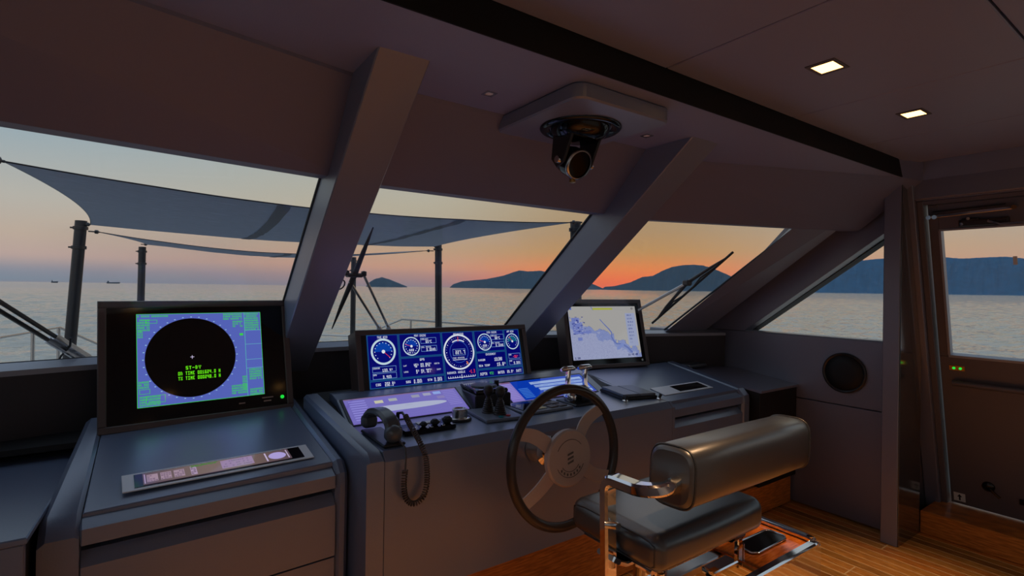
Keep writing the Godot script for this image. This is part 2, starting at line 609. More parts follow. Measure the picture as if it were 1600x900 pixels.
func monitoring_picture() -> Image:
	var im := blank(640, 384, Color(0.47, 0.42, 0.78))
	im.fill_rect(Rect2i(0, 0, 640, 16), Color(0.5, 0.38, 0.55))
	for k in 9:
		im.fill_rect(Rect2i(20, 40 + k * 36, 84, 14), Color(0.6, 0.57, 0.92))
		im.fill_rect(Rect2i(548, 30 + k * 30, 76, 10), Color(0.58, 0.53, 0.86))
	# the yacht's plan, bow to the right
	for x in range(130, 540):
		var t := (x - 130) / 410.0
		var half := 46.0 * (minf(1.0, 0.8 + t) if t < 0.55 else sqrt(maxf(0.0, 1.0 - pow((t - 0.55) / 0.45, 2.0))))
		im.fill_rect(Rect2i(x, int(214 - half), 1, int(half * 2)), Color(0.72, 0.74, 0.86))
	im.fill_rect(Rect2i(300, 196, 40, 3), Color(0.55, 0.57, 0.7))
	for r: Array in [[150, 70, Color(0.83, 0.82, 0.7)], [228, 60, Color(0.68, 0.7, 0.72)], [360, 46, Color(0.62, 0.62, 0.72)], [430, 36, Color(0.66, 0.66, 0.78)], [492, 30, Color(0.58, 0.68, 0.95)], [500, 110, Color(0.55, 0.5, 0.75)]]:
		im.fill_rect(Rect2i(r[0], r[1], 46, 46), r[2])
	for x in range(0, 640, 3):
		im.fill_rect(Rect2i(x, 330 + int(8 * sin(x * 0.1)), 2, 2), Color(0.55, 0.5, 0.85))
	return im


func pilot_picture() -> Image:
	var im := blank(640, 384, Color(0.02, 0.24, 0.74))
	im.fill_rect(Rect2i(0, 0, 84, 384), Color(0.56, 0.5, 0.83))
	im.fill_rect(Rect2i(0, 0, 84, 40), Color(0.5, 0.37, 0.52))
	for k in 10:
		im.fill_rect(Rect2i(8, 56 + k * 30, 64, 8), Color(0.68, 0.64, 0.94))
		if k > 2:
			im.fill_rect(Rect2i(100, 80 + k * 28, 70, 12), Color(0.3, 0.55, 0.92))
	for k in 5:
		im.fill_rect(Rect2i(210 + k * 16, 60 + k * 64, 410 - k * 16, 50), Color(0.62, 0.72, 0.92) if k % 2 == 0 else Color(0.55, 0.66, 0.9))
	im.fill_rect(Rect2i(0, 0, 640, 14), Color(0.015, 0.02, 0.06))
	for k in 18:
		im.fill_rect(Rect2i(240 + (k * 67) % 340, 70 + (k * 41) % 290, 36, 5), Color(0.3, 0.42, 0.78))
	return im


func chart_picture() -> Image:
	var land := Color(0.76, 0.75, 0.74)
	var im := blank(640, 512, land)
	var n := noise(0.012, 4, 21)
	for y in 512:
		for x in 640:
			var t := x / 640.0
			var coast := 130.0 + 250.0 * t + n.get_noise_2d(x, y) * 90.0 + (180.0 * maxf(0.0, t - 0.55))
			if y > coast and y > 100 and (t < 0.62 or y > 330):
				im.set_pixel(x, y, Color(0.72, 0.75, 0.9) if y > coast + 70.0 else Color(0.6, 0.66, 0.88))
				if absf(y - coast) < 3.0 or absf(fposmod(n.get_noise_2d(x * 1.7, y * 1.7) * 6.0, 1.0) - 0.5) < 0.035:
					im.set_pixel(x, y, Color(0.3, 0.34, 0.6))
	for p: Array in [[20, 110, 70, 60], [24, 150, 90, 120], [110, 236, 80, 26], [60, 300, 40, 30]]:
		im.fill_rect(Rect2i(p[0], p[1], p[2], p[3]), Color(0.52, 0.58, 0.87))
	for k in 70:
		var v := Vector2(18 + rng.randf() * 110, 100 + rng.randf() * 170)
		im.fill_rect(Rect2i(int(v.x), int(v.y), 8 + rng.randi() % 14, 3 + rng.randi() % 5), Color(0.2, 0.25, 0.6) if k % 2 else Color(0.75, 0.77, 0.92))
	var bends := [Vector2(282, 130), Vector2(318, 180), Vector2(352, 222), Vector2(378, 262), Vector2(372, 300), Vector2(386, 342), Vector2(412, 372), Vector2(470, 380), Vector2(520, 420), Vector2(552, 462)]
	for k in bends.size() - 1:
		line(im, bends[k], bends[k + 1], 6 + k, Color(0.45, 0.52, 0.8))
	line(im, Vector2(470, 380), Vector2(420, 420), 22, Color(0.55, 0.62, 0.88))
	line(im, Vector2(210, 0), Vector2(228, 36), 5, Color(0.5, 0.55, 0.75))
	im.fill_rect(Rect2i(530, 70, 96, 330), Color(0.7, 0.74, 0.88))
	for k in 9:
		text(im, 548, 84 + k * 34, ["232.9*", "0.0 KN", "46 03.8", "9 54.7", "DEPTH", "12.6 M", "15.8 C", "ETA", "-.-"][k], 2, Color(0.3, 0.36, 0.65), 3)
	im.fill_rect(Rect2i(224, 16, 190, 18), Color(0.78, 0.8, 0.3))
	im.fill_rect(Rect2i(12, 12, 18, 20), Color(0.35, 0.45, 0.85))
	disc(im, 606, 24, 5, 10, Color(0.4, 0.35, 0.4))
	text(im, 14, 484, "1 NM", 3, Color(0.12, 0.16, 0.45), 4)
	text(im, 510, 474, "11:40 AM", 3, Color(0.12, 0.16, 0.45), 4)
	return im


func strip_picture() -> Image:
	var im := blank(512, 92, Color(0.42, 0.34, 0.33))
	for x in range(0, 512):
		im.fill_rect(Rect2i(x, 0, 1, 92), Color(0.36, 0.29, 0.33).lerp(Color(0.5, 0.42, 0.38), sin(x * PI / 512)))
	for k in 3:
		im.fill_rect(Rect2i(12 + k * 42, 18, 34, 60), Color(0.66, 0.56, 0.62))
		scribble(im, Rect2i(14 + k * 42, 24, 32, 50), 2, Color(0.45, 0.36, 0.45), 0.6)
	im.fill_rect(Rect2i(4, 10, 3, 76), Color(0.72, 0.62, 0.78))
	im.fill_rect(Rect2i(150, 10, 20, 74), Color(0.7, 0.6, 0.72))
	scribble(im, Rect2i(152, 14, 18, 70), 2, Color(0.35, 0.28, 0.33), 0.7)
	for k in 60:
		im.fill_rect(Rect2i(150 + rng.randi() % 90, 2 + rng.randi() % 16, 8, 4), Color(0.3, 0.5, 0.2))
	im.fill_rect(Rect2i(254, 8, 116, 72), Color(0.62, 0.52, 0.64))
	for k in 3:
		scribble(im, Rect2i(260, 16 + k * 22, 106, 12), 2, Color(0.48, 0.4, 0.5), 0.7)
	im.fill_rect(Rect2i(416, 8, 6, 78), Color(0.8, 0.74, 0.88))
	disc(im, 462, 48, 0, 34, Color(0.72, 0.66, 0.9), 0.95)
	im.fill_rect(Rect2i(500, 8, 5, 78), Color(0.75, 0.68, 0.8))
	return im


# ------------------------------------------------------------------ sky
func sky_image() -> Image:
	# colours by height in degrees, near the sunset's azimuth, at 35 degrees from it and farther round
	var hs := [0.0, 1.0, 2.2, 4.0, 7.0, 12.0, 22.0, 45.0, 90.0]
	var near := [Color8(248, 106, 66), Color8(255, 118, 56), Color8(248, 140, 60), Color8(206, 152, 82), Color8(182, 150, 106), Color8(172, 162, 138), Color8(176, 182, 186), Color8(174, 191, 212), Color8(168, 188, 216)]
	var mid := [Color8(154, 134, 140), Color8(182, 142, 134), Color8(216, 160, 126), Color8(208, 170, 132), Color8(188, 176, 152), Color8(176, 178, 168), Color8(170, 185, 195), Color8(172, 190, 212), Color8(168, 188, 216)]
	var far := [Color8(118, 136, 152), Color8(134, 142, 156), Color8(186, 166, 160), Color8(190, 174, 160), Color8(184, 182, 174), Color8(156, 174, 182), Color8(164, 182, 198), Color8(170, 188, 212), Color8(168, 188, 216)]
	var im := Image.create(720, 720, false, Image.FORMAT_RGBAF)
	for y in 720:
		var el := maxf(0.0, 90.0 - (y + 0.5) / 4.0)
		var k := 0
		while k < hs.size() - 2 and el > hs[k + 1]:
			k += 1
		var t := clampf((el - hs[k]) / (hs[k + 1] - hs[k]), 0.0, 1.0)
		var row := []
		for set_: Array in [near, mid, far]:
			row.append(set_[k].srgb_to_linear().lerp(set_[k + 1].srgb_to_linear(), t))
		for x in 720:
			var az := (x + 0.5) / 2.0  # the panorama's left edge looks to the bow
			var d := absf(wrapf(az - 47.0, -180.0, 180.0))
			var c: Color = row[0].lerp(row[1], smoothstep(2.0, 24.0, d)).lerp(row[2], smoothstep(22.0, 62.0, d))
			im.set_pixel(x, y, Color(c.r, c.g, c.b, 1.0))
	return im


func view_and_light() -> void:
	var cam := Camera3D.new()
	cam.name = "camera"
	cam.fov = rad_to_deg(2.0 * atan(450.0 / 810.0))
	cam.near = 0.02
	cam.far = 60000.0
	add_child(cam)
	var th := deg_to_rad(34.9)
	var r := deg_to_rad(0.75)
	var rt := P(cos(th), 0, -sin(th))
	var right := rt * cos(r) + Vector3.UP * sin(r)
	var up := Vector3.UP * cos(r) - rt * sin(r)
	cam.transform = Transform3D(Basis(right, up, -P(sin(th), 0, cos(th))), P(0, 1.45, 0))
	cam.current = true
	var we := WorldEnvironment.new()
	we.name = "environment"
	var e := Environment.new()
	e.background_mode = Environment.BG_SKY
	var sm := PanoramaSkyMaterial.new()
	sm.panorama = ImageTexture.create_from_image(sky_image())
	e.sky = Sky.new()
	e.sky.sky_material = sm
	e.tonemap_mode = Environment.TONE_MAPPER_LINEAR
	e.tonemap_exposure = 1.0
	e.sdfgi_enabled = true
	e.ssao_enabled = true
	e.ssil_enabled = true
	e.volumetric_fog_enabled = true
	e.volumetric_fog_density = 0.0
	we.environment = e
	add_child(we)
	# evening haze over the water in front of the coast
	var air := FogVolume.new()
	air.name = "coast_haze"
	air.shape = RenderingServer.FOG_VOLUME_SHAPE_BOX
	air.size = Vector3(9000, 420, 1500)
	air.rotation.y = deg_to_rad(-55.0)
	air.position = P(sin(deg_to_rad(55.0)) * 3000.0, 205.0, cos(deg_to_rad(55.0)) * 3000.0)
	var fm := FogMaterial.new()
	fm.albedo = Color(0.8, 0.92, 1.0)
	fm.density = 0.00014
	air.material = fm
	add_child(air)
	air.set_meta("kind", "stuff")
	tag(air, "thin blue evening haze in front of the mountains", "haze")


# ------------------------------------------------------------------ outside
func build_outside() -> void:
	var b := Mb.new()
	b.g = 1
	# the water in view is real relief: rows that grow with distance, swell that dies away far out
	var swell := noise(0.13, 3, 31)
	var chop := noise(0.55, 2, 32)
	var dists := []
	var d0 := 26.0
	while d0 < 30000.0:
		dists.append(d0)
		d0 *= 1.011 if d0 < 900.0 else 1.12
	var cols := 520
	var last := []
	for i in dists.size():
		var d: float = dists[i]
		var amp := 0.42 * (1.0 - smoothstep(300.0, 900.0, d))
		var row := []
		for k in cols + 1:
			var az := deg_to_rad(lerpf(-24.0, 102.0, float(k) / cols))
			var x := sin(az) * d
			var y := cos(az) * d
			var h := 0.0
			if amp > 0.0:
				h = amp * (swell.get_noise_2d(x * 0.55 + y * 0.5, y * 0.9 - x * 0.6) + 0.3 * chop.get_noise_2d(x, y))
			row.append(Vector3(x, -4.2 + h, -y))
		if i:
			for k in cols:
				b.st.set_smooth_group(1)
				for v: Vector3 in [last[k], row[k], row[k + 1], last[k], row[k + 1], last[k + 1]]:
					b.st.add_vertex(v)
		last = row
	var sea := lone("sea", b, M.sea, "calm grey sea reaching to the horizon in the dusk light", "sea")
	sea.set_meta("kind", "structure")
	b = mb(sea)
	b.quad(Vector3(-30000, -4.6, -1000), Vector3(30000, -4.6, -1000), Vector3(30000, -4.6, 30000), Vector3(-30000, -4.6, 30000), Vector3.UP)
	obj("open_water", b, M.sea, sea)
	# azimuth from the bow and height, both in degrees, of each skyline
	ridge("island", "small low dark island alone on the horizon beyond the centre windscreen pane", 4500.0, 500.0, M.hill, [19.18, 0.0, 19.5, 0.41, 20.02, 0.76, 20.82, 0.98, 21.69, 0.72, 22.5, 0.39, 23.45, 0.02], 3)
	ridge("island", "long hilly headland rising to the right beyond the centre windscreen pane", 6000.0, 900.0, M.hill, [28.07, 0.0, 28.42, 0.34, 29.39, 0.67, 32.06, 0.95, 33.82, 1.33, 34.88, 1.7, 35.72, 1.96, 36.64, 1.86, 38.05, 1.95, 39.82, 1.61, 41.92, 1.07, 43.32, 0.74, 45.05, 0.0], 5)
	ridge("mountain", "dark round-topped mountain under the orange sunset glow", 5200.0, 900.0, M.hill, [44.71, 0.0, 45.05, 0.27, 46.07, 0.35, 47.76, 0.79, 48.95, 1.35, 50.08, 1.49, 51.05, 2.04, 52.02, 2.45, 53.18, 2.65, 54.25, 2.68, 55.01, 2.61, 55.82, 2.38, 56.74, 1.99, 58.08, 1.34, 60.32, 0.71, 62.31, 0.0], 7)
	ridge("mountain", "broad flat-topped blue mountain seen through the side window and the door", 6500.0, 1200.0, M.hill_haze_blue, [57.07, 0.0, 60.02, 1.21, 62.84, 2.35, 65.52, 2.75, 67.77, 2.84, 70.29, 3.08, 74.68, 3.09, 75.79, 2.95, 77.21, 3.01, 78.42, 3.03, 79.52, 2.84, 82.25, 2.23, 84.44, 1.03, 85.9, 0.0], 9)
	for k in 2:
		var d := 5000.0
		var a0: float = deg_to_rad([-6.74, -3.15][k])
		var a1: float = deg_to_rad([-6.3, -2.18][k])
		var p0 := P(sin(a0) * d, -4.2, cos(a0) * d)
		var p1 := P(sin(a1) * d, -4.2, cos(a1) * d)
		var x := p1 - p0
		var n := x.cross(Vector3.UP).normalized() * 14.0
		var t := thing("cargo_ship", ["smaller far grey ship near the left edge on the hazy horizon", "larger long grey cargo ship on the horizon between two awning posts"][k], "ship", (p0 + p1) / 2.0, "ships on the horizon")
		b = mb(t)
		b.prism([p0 + x * 0.04, p1 - x * 0.06, p1 + Vector3(0, 11, 0), p0 + Vector3(0, 9, 0)], n)
		obj("hull", b, M.ship, t)
		b = mb(t)
		b.prism([p0 + x * 0.06 + Vector3(0, 9, 0), p0 + x * 0.2 + Vector3(0, 9, 0), p0 + x * 0.18 + Vector3(0, 19, 0), p0 + x * 0.08 + Vector3(0, 19, 0)], n * 0.9)
		obj("bridge", b, M.ship, t)
	# foredeck, its posts, the awnings and the rail
	b = Mb.new()
	b.prism([P(-1.0, 0.1, 2.95), P(3.6, 0.1, 2.95), P(3.5, 0.1, 6.5), P(2.9, 0.1, 9.6), P(1.28, 0.1, 11.0), P(-0.3, 0.1, 9.6), P(-0.9, 0.1, 6.5)], Vector3(0, 0.2, 0), 0.03)
	lone("foredeck", b, M.deck, "white foredeck of the yacht in front of the windscreen", "deck").set_meta("kind", "structure")
	var posts := [[-0.53, 6.2, -0.1, "thick dark awning post left of the radar screen, nearest the left wipers"], [-0.1, 9.1, -0.02, "thin dark awning post behind the upper edge of the radar display"], [3.0, 9.3, 0.0, "far dark awning post standing behind the crossed centre wiper"], [3.14, 6.23, 0.03, "dark awning post to the right of the small island"], [2.95, 3.3, 0.05, "dark awning post half hidden behind the middle windscreen pillar"]]
	for q: Array in posts:
		var at := P(q[0], 0.3, q[1])
		var t := thing("awning_post", q[3], "post", at, "awning posts on the foredeck")
		var top := P(q[0], 1.99 + (0.02 if q[1] < 9 else -0.03), q[1])
		var foot := P(q[0] + q[2], 0.3, q[1])
		b = mb(t)
		b.tube([foot, top], 0.046, 14)
		obj("pole", b, M.post, t)
		for h: float in [0.86, 0.965]:
			b = mb(t)
			var m := foot.lerp(top, h)
			b.lathe([Vector2(0.046, -0.016), Vector2(0.057, -0.014), Vector2(0.057, 0.014), Vector2(0.046, 0.016)], m, Vector3.UP, 16, true)
			b.tube([m, m + Vector3(-0.075, 0, 0.01)], 0.008, 6)
			obj("clamp", b, M.black, t)
		b = mb(t)
		b.lathe([Vector2(0.046, 0.0), Vector2(0.046, 0.008), Vector2(0, 0.012)], top, Vector3.UP, 14, true)
		obj("cap", b, M.black, t)
	awning("large grey mesh awning stretched level over the near foredeck", P(-0.545, 1.99, 3.23), P(2.8, 1.99, 3.2), P(3.06, 1.985, 6.18), P(-0.46, 1.985, 6.15), 0.1, 0.06, [0.36, 0.72])
	awning("narrow grey awning farther forward, seen almost edge-on below the large one", P(-0.4, 1.93, 6.3), P(3.0, 1.93, 6.3), P(2.93, 2.0, 9.2), P(-0.04, 2.0, 9.0), 0.05, 0.12, [0.5])
	var rt := thing("deck_rail", "thin steel bow rail around the foredeck, low behind the displays", "rail", P(1.28, 0.3, 8.0))
	var rail := [P(-1.75, 0.93, 2.9), P(-1.1, 0.95, 6.4), P(-0.83, 0.95, 7.6), P(-0.5, 0.62, 8.6), P(0.2, 0.55, 10.2), P(1.28, 0.55, 11.2), P(2.2, 0.55, 10.2), P(2.9, 0.6, 8.6), P(3.22, 0.94, 7.6), P(3.7, 0.94, 6.0), P(4.2, 0.93, 2.9)]
	for k in rail.size() - 1:
		b = mb(rt)
		b.tube([rail[k], rail[k + 1]], 0.014, 8)
		obj("rail_tube", b, M.steel, rt)
	for q: Vector3 in [P(-0.96, 0.95, 7.0), P(-0.83, 0.95, 7.6), P(-0.5, 0.62, 8.6), P(1.28, 0.55, 11.2), P(2.9, 0.6, 8.6), P(3.28, 0.94, 7.4), P(3.7, 0.94, 6.0)]:
		b = mb(rt)
		b.tube([Vector3(q.x, 0.1, q.z), q], 0.016, 8)
		obj("stanchion", b, M.steel, rt)


func ridge(called: String, label: String, dist: float, deep: float, m: Material, line_: Array, seed_: int) -> void:
	var b := Mb.new()
	var n := noise(0.9, 4, seed_)
	var cols := []
	var steps := 14
	var a_end: float = line_[line_.size() - 2]
	var mid := deg_to_rad((line_[0] + a_end) / 2.0)
	b.off = P(sin(mid) * dist, -4.2, cos(mid) * dist)
	var count := int((a_end - line_[0]) * 8.0) + 8
	for i in count + 1:
		var az := lerpf(line_[0], a_end, float(i) / count)
		var k := 0
		while k < line_.size() / 2 - 2 and az > line_[k * 2 + 2]:
			k += 1
		var t := clampf((az - line_[k * 2]) / (line_[k * 2 + 2] - line_[k * 2]), 0.0, 1.0)
		var el := lerpf(line_[k * 2 + 1], line_[k * 2 + 3], t) + 0.035 * n.get_noise_2d(az * 4.0, 0.0) * minf(1.0, 6.0 * minf(float(i), count - i) / count)
		var top := maxf(0.5, dist * tan(deg_to_rad(el)) + 5.65)
		var col := []
		for j in steps + 1:
			var u := float(j) / steps * 2.0 - 1.0
			var along := dist + u * deep * (0.35 + 0.65 * minf(1.0, top / (dist * 0.03)))
			var h := top * (1.0 - pow(absf(u), 1.3)) * (1.0 + 0.25 * n.get_noise_2d(az * 2.0, u * 2.0) * absf(u) * 2.0)
			col.append(P(sin(deg_to_rad(az)) * along, -4.4 + maxf(h, 0.0), cos(deg_to_rad(az)) * along))
		cols.append(col)
	b.g = 1
	for i in count:
		for j in steps:
			b.quad(cols[i][j], cols[i + 1][j], cols[i + 1][j + 1], cols[i][j + 1], Vector3.UP)
	var o := lone(called, b, m, label, called)
	o.position = b.off


func awning(label: String, a: Vector3, bb: Vector3, c: Vector3, d: Vector3, hollow: float, sag: float, seams: Array) -> void:
	var mid := (a + bb + c + d) / 4.0
	var t := thing("awning", label, "awning", mid, "awnings over the foredeck")
	var nx := 48
	var ny := 24
	var n := noise(1.4, 3, 4)
	var at := func(u: float, v: float) -> Vector3:
		var p := a.lerp(bb, u).lerp(d.lerp(c, u), v)
		var bu := 4.0 * u * (1.0 - u)
		var bv := 4.0 * v * (1.0 - v)
		p.z += lerpf(-hollow * bu, hollow * bu, v) * 1.6
		p.x += lerpf(hollow * bv, -hollow * bv, u) * 0.9
		p.y -= lerpf(sag, 0.06, v) * bu + 0.035 * bu * bv
		p.y += 0.012 * n.get_noise_2d(u * 1.2, v * 16.0) * bu
		return p
	var b := mb(t)
	b.g = 1
	for i in nx:
		for j in ny:
			var q := []
			for w: Vector2i in [Vector2i(0, 0), Vector2i(1, 0), Vector2i(1, 1), Vector2i(0, 1)]:
				q.append(at.call(float(i + w.x) / nx, float(j + w.y) / ny))
			b.quad(q[0], q[1], q[2], q[3], Vector3.UP)
			b.quad(q[0] - Vector3(0, 0.004, 0), q[1] - Vector3(0, 0.004, 0), q[2] - Vector3(0, 0.004, 0), q[3] - Vector3(0, 0.004, 0), Vector3.DOWN)
	obj("fabric", b, M.sail, t)
	for s: float in seams:
		b = mb(t)
		for j in ny:
			var q := []
			for w: Vector2 in [Vector2(-0.012, 0), Vector2(0.012, 0), Vector2(0.012, 1), Vector2(-0.012, 1)]:
				q.append(at.call(s + w.x, (j + w.y) / ny) - Vector3(0, 0.008, 0))
			b.quad(q[0], q[1], q[2], q[3], Vector3.DOWN)
		obj("seam_band", b, M.seam, t)
	b = mb(t)
	for k in 4:
		var path := []
		for i in 25:
			var u := i / 24.0
			path.append(at.call([u, 1.0, u, 0.0][k], [0.0, u, 1.0, u][k]))
		b.tube(path, 0.004, 6)
	obj("edge_rope", b, M.post, t)
	for k in 4:
		var p: Vector3 = [a, bb, c, d][k]
		var away := (p - mid).normalized()
		b = mb(t)
		b.tube([p, p + away * 0.1], 0.007, 6)
		b.lathe([Vector2(0.0, -0.018), Vector2(0.018, -0.01), Vector2(0.018, 0.01), Vector2(0.0, 0.018)], p + away * 0.03, away, 10)
		obj("corner_fitting", b, M.black, t)


func build_wipers() -> void:
	# left pane: two parallel arms running up out of the picture
	var t := thing("windscreen_wiper", "pair of parallel wiper arms across the left windscreen pane", "wiper", P(-0.2, 1.15, 2.74), "windscreen wipers")
	for k in 2:
		var q: Vector3 = [P(-0.205, 1.14, 2.75), P(-0.23, 1.135, 2.735)][k]
		var e: Vector3 = [P(-0.62, 1.61, 2.13), P(-0.63, 1.575, 2.19)][k]
		var b := mb(t)
		b.bar([q, e], Vector3.UP, 0.013, 0.012, 0.002)
		obj("arm", b, M.black, t)
		b = mb(t)
		b.bar([q, q.lerp(e, 0.22)], Vector3.UP, 0.024, 0.018, 0.004)
		obj("arm_holder", b, M.steel, t)
	var w := mb(t)
	w.tube([P(-0.25, 1.235, 2.62), P(-0.255, 1.2, 2.65), P(-0.285, 1.16, 2.69), P(-0.3, 1.13, 2.72)], 0.004, 6)
	obj("washer_hose", w, M.rubber, t)
	w = mb(t)
	w.tube([P(-0.66, 1.86, 1.95), P(-0.6, 1.35, 2.42)], 0.012, 6)
	obj("blade", w, M.rubber, t)
	# centre pane: two arms to a blade that crosses them
	t = thing("windscreen_wiper", "centre wiper standing upright with its blade crossing two steel arms", "wiper", P(1.08, 1.18, 2.86), "windscreen wipers")
	var hub := P(0.785, 1.5, 2.42)
	for k in 2:
		var b := mb(t)
		b.bar([[P(1.061, 1.2, 2.80), P(1.114, 1.2, 2.80)][k], [P(0.775, 1.47, 2.455), P(0.825, 1.505, 2.41)][k]], Vector3.RIGHT, 0.012, 0.012, 0.002)
		obj("arm", b, M.steel, t)
		b = mb(t)
		b.bar([[P(1.061, 1.2, 2.80), P(1.114, 1.2, 2.80)][k], [P(1.03, 1.23, 2.762), P(1.083, 1.23, 2.76)][k]], Vector3.RIGHT, 0.022, 0.022, 0.004)
		obj("arm_holder", b, M.steel, t)
	var b2 := mb(t)
	b2.tube([P(0.777, 1.70, 2.156), P(0.778, 1.6, 2.28), hub, P(0.78, 1.35, 2.6), P(0.783, 1.225, 2.765)], [0.003, 0.011, 0.014, 0.01, 0.003], 8)
	obj("blade", b2, M.rubber, t)
	b2 = mb(t)
	b2.box(hub, Vector3(0.075, 0.02, 0.05), 0.006)
	for q: Vector3 in [P(0.742, 1.51, 2.40), P(0.825, 1.508, 2.405)]:
		b2.lathe([Vector2(0.0, -0.014), Vector2(0.013, -0.01), Vector2(0.013, 0.01), Vector2(0.0, 0.014)], q, Vector3.UP, 12)
	obj("blade_clamp", b2, M.black, t)
	b2 = mb(t)
	var loop := []
	for k in 15:
		var a := TAU * k / 14.0
		loop.append(P(0.735 + 0.018 * cos(a), 1.455 + 0.022 * sin(a), 2.465 - 0.025 * sin(a)))
	b2.tube(loop, 0.0035, 6)
	obj("washer_hose", b2, M.rubber, t)
	# right pane: one arm and an open blade frame
	t = thing("windscreen_wiper", "right wiper with an open double-frame blade against the mountain", "wiper", P(2.78, 1.16, 2.64), "windscreen wipers")
	var top := P(3.049, 1.697, 1.91)
	var low := P(3.09, 1.2, 2.585)
	var mid := P(2.98, 1.5, 2.2)
	b2 = mb(t)
	b2.bar([P(2.76, 1.2, 2.66), mid], Vector3.UP, 0.02, 0.016, 0.004)
	obj("arm", b2, M.steel, t)
	b2 = mb(t)
	b2.tube([top, low], 0.0085, 8)
	obj("blade", b2, M.rubber, t)
	b2 = mb(t)
	b2.tube([top.lerp(low, 0.06), top.lerp(low, 0.25) + P(-0.035, 0.015, 0.0), mid, top.lerp(low, 0.76) + P(-0.035, 0.01, 0.0), low.lerp(top, 0.06)], [0.005, 0.01, 0.013, 0.01, 0.005], 8)
	obj("blade_frame", b2, M.black, t)
	for k in 2:
		b2 = mb(t)
		var c := top.lerp(low, [0.34, 0.68][k])
		b2.tube([top.lerp(low, [0.14, 0.86][k]), c + P(-0.025, 0.008, 0.0), top.lerp(low, [0.46, 0.56][k])], 0.006, 6)
		obj("yoke", b2, M.black, t)
	b2 = mb(t)
	b2.box(mid, Vector3(0.05, 0.04, 0.05), 0.008)
	obj("blade_clamp", b2, M.black, t)


# ------------------------------------------------------------------ the wheelhouse itself
const LID_F := 1.9


func glass_top(pane: int, s: float) -> float:
	return [1.915 + (s - 0.495) * 0.172, 1.955, 1.941 - (s - 2.287) * 0.347][pane]


func glass_low(pane: int, s: float) -> float:
	return [2.83 + (s - 0.5) * 0.214, 2.83, 2.63 - (s - 2.95) * 0.36][pane]


